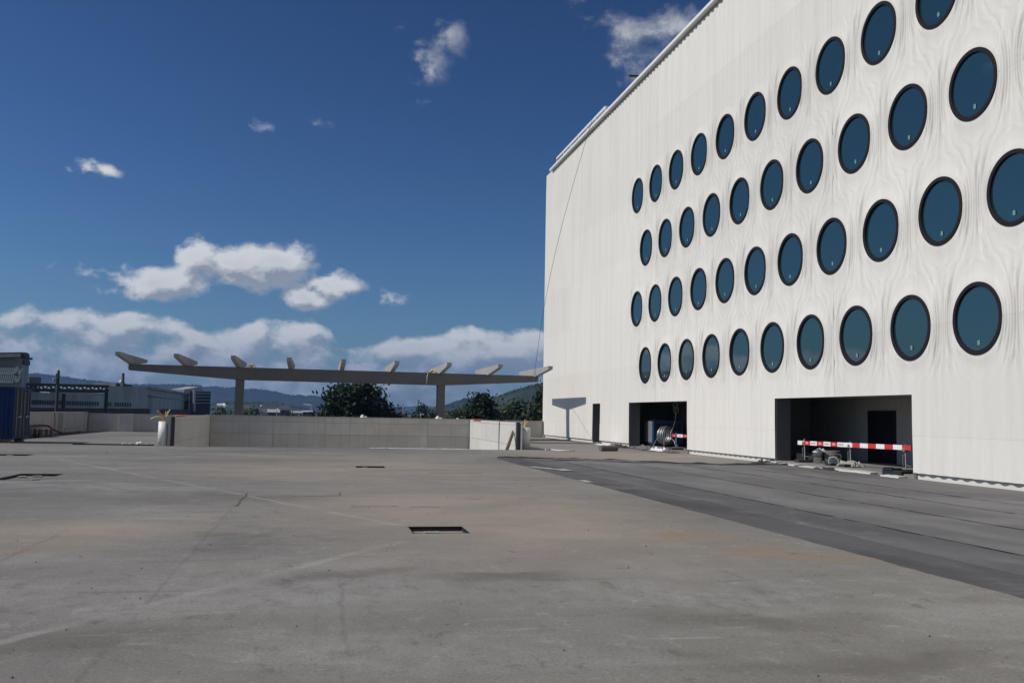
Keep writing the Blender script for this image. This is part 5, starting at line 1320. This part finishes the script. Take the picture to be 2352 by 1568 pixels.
block('town_house', 738, 751, 1160, 480, 9, 'house_wall', 'small white house beside the brown roofed houses', ('tile_roof', 2.0), 'house', 'distant town houses', 2)
block('town_house', 754, 786, 1159, 460, 12, 'tile_roof', 'brown house with a pale eaves line in the distance', ('roof_pale', 1.4), 'house', 'distant town houses', 3)
block('town_house', 788, 814, 1153, 450, 12, 'hall_dark', 'dark blue gabled barn in the distance', ('hall_dark', 2.2), 'house', 'distant town houses')
block('warehouse', 818, 852, 1160, 620, 14, 'hall', 'long low warehouse in the distance left of the large tree', ('roof_pale', 1.0), 'warehouse', None, 3)
block('warehouse', 852, 886, 1158, 560, 14, 'hall_dark', 'dark long warehouse close left of the large tree', ('roof_pale', 0.8), 'warehouse')
block('town_house', 686, 700, 1148, 520, 9, 'house_wall', 'pale house behind the bushes right of the left canopy column', ('tile_roof', 2.0), 'house', 'distant town houses', 2)
sh = thing('open_shed', 'grey flat-roofed open shed right of the large dark tree', 'shed', far(1090, 1157, 230))
MB().bar(far(1056, 1153, 230), far(1120, 1154, 232), 5, 0.5).build('roof', MAT['hall'], sh)
for px in (1060, 1078, 1098, 1115):
    p = far(px, 1154, 231); MB().bar(p, Vector((p.x, p.y, GZ)), 0.35).build('post', MAT['galv'], sh)
quad_wall(MB(), far(1064, 1163, 236), far(1112, 1158, 236), far(1064, 1163, 236).z, far(1112, 1158, 236).z, GZ, 2).build('back_wall', MAT['hall_dark'], sh)
ch = thing('chimney_stack', 'thin white chimney with a small steam plume far behind the canopy', 'chimney', far(875, 1157, 1900))
MB().tube([far(875, 1160, 1900), far(874.6, 1142.5, 1900)], [1.6, 1.2], 8).build('stack', MAT['white'], ch)
pm = MB()
for k in range(7):
    c = far(873 - 3.0 * k, 1139.5 - 0.5 * k, 1900); s = 4.0 * (1 - 0.09 * k)
    pm.lathe([(0, -s * .5), (s * 0.8, -s * 0.3), (s, 0), (s * 0.8, s * .35), (0, s * 0.5)], c, seg=9)
st_m, t_, b__ = base_mat('steam')
b__.inputs['Base Color'].default_value = (0.8, 0.8, 0.8, 1); b__.inputs['Roughness'].default_value = 1; b__.inputs['Alpha'].default_value = 0.55
pm.build('steam_plume', st_m, ch, True)
def lamp_post(px, top, dist, label):
    t = thing('street_lamp', label, 'street lamp', far(px, 1157, dist), 'distant street lamps')
    b0 = far(px, 1157, dist); b0.z = GZ
    MB().tube([b0, far(px, top + 2, dist), far(px + 2, top, dist), far(px + 5, top + 0.5, dist)], 0.12, 6).build('post', MAT['galv'], t)
    MB().bar(far(px + 4, top, dist), far(px + 9, top + 1, dist), 0.35, 0.25).build('lamp_head', MAT['white'], t)
lamp_post(733, 1140, 240, 'thin street lamp right of the left canopy column above the silo house')
lamp_post(779, 1149, 240, 'thin street lamp in front of the dark gabled barn')
lamp_post(1134, 1143, 240, 'thin street lamp between the shed and the slim columnar tree')
lamp_post(1183, 1164, 150, 'low street lamp at the foot of the slim columnar tree')

# ---------------------------------------------------------------- air
hz = MB().box(-9800, 9800, -1800, 9800, GZ - 9, 420)
hm = bpy.data.materials.new('haze'); hm.use_nodes = True
ht = hm.node_tree; ht.nodes.clear()
pv = ht.nodes.new('ShaderNodeVolumePrincipled'); pv.inputs['Color'].default_value = (0.28, 0.52, 1.0, 1); pv.inputs['Density'].default_value = 0.00010; pv.inputs['Anisotropy'].default_value = 0.1
ho = ht.nodes.new('ShaderNodeOutputMaterial'); ht.links.new(pv.outputs[0], ho.inputs['Volume'])
o = hz.build('haze', hm)
o['kind'] = 'stuff'; o['label'] = 'thin blue haze over the distant hills'; o['category'] = 'haze'
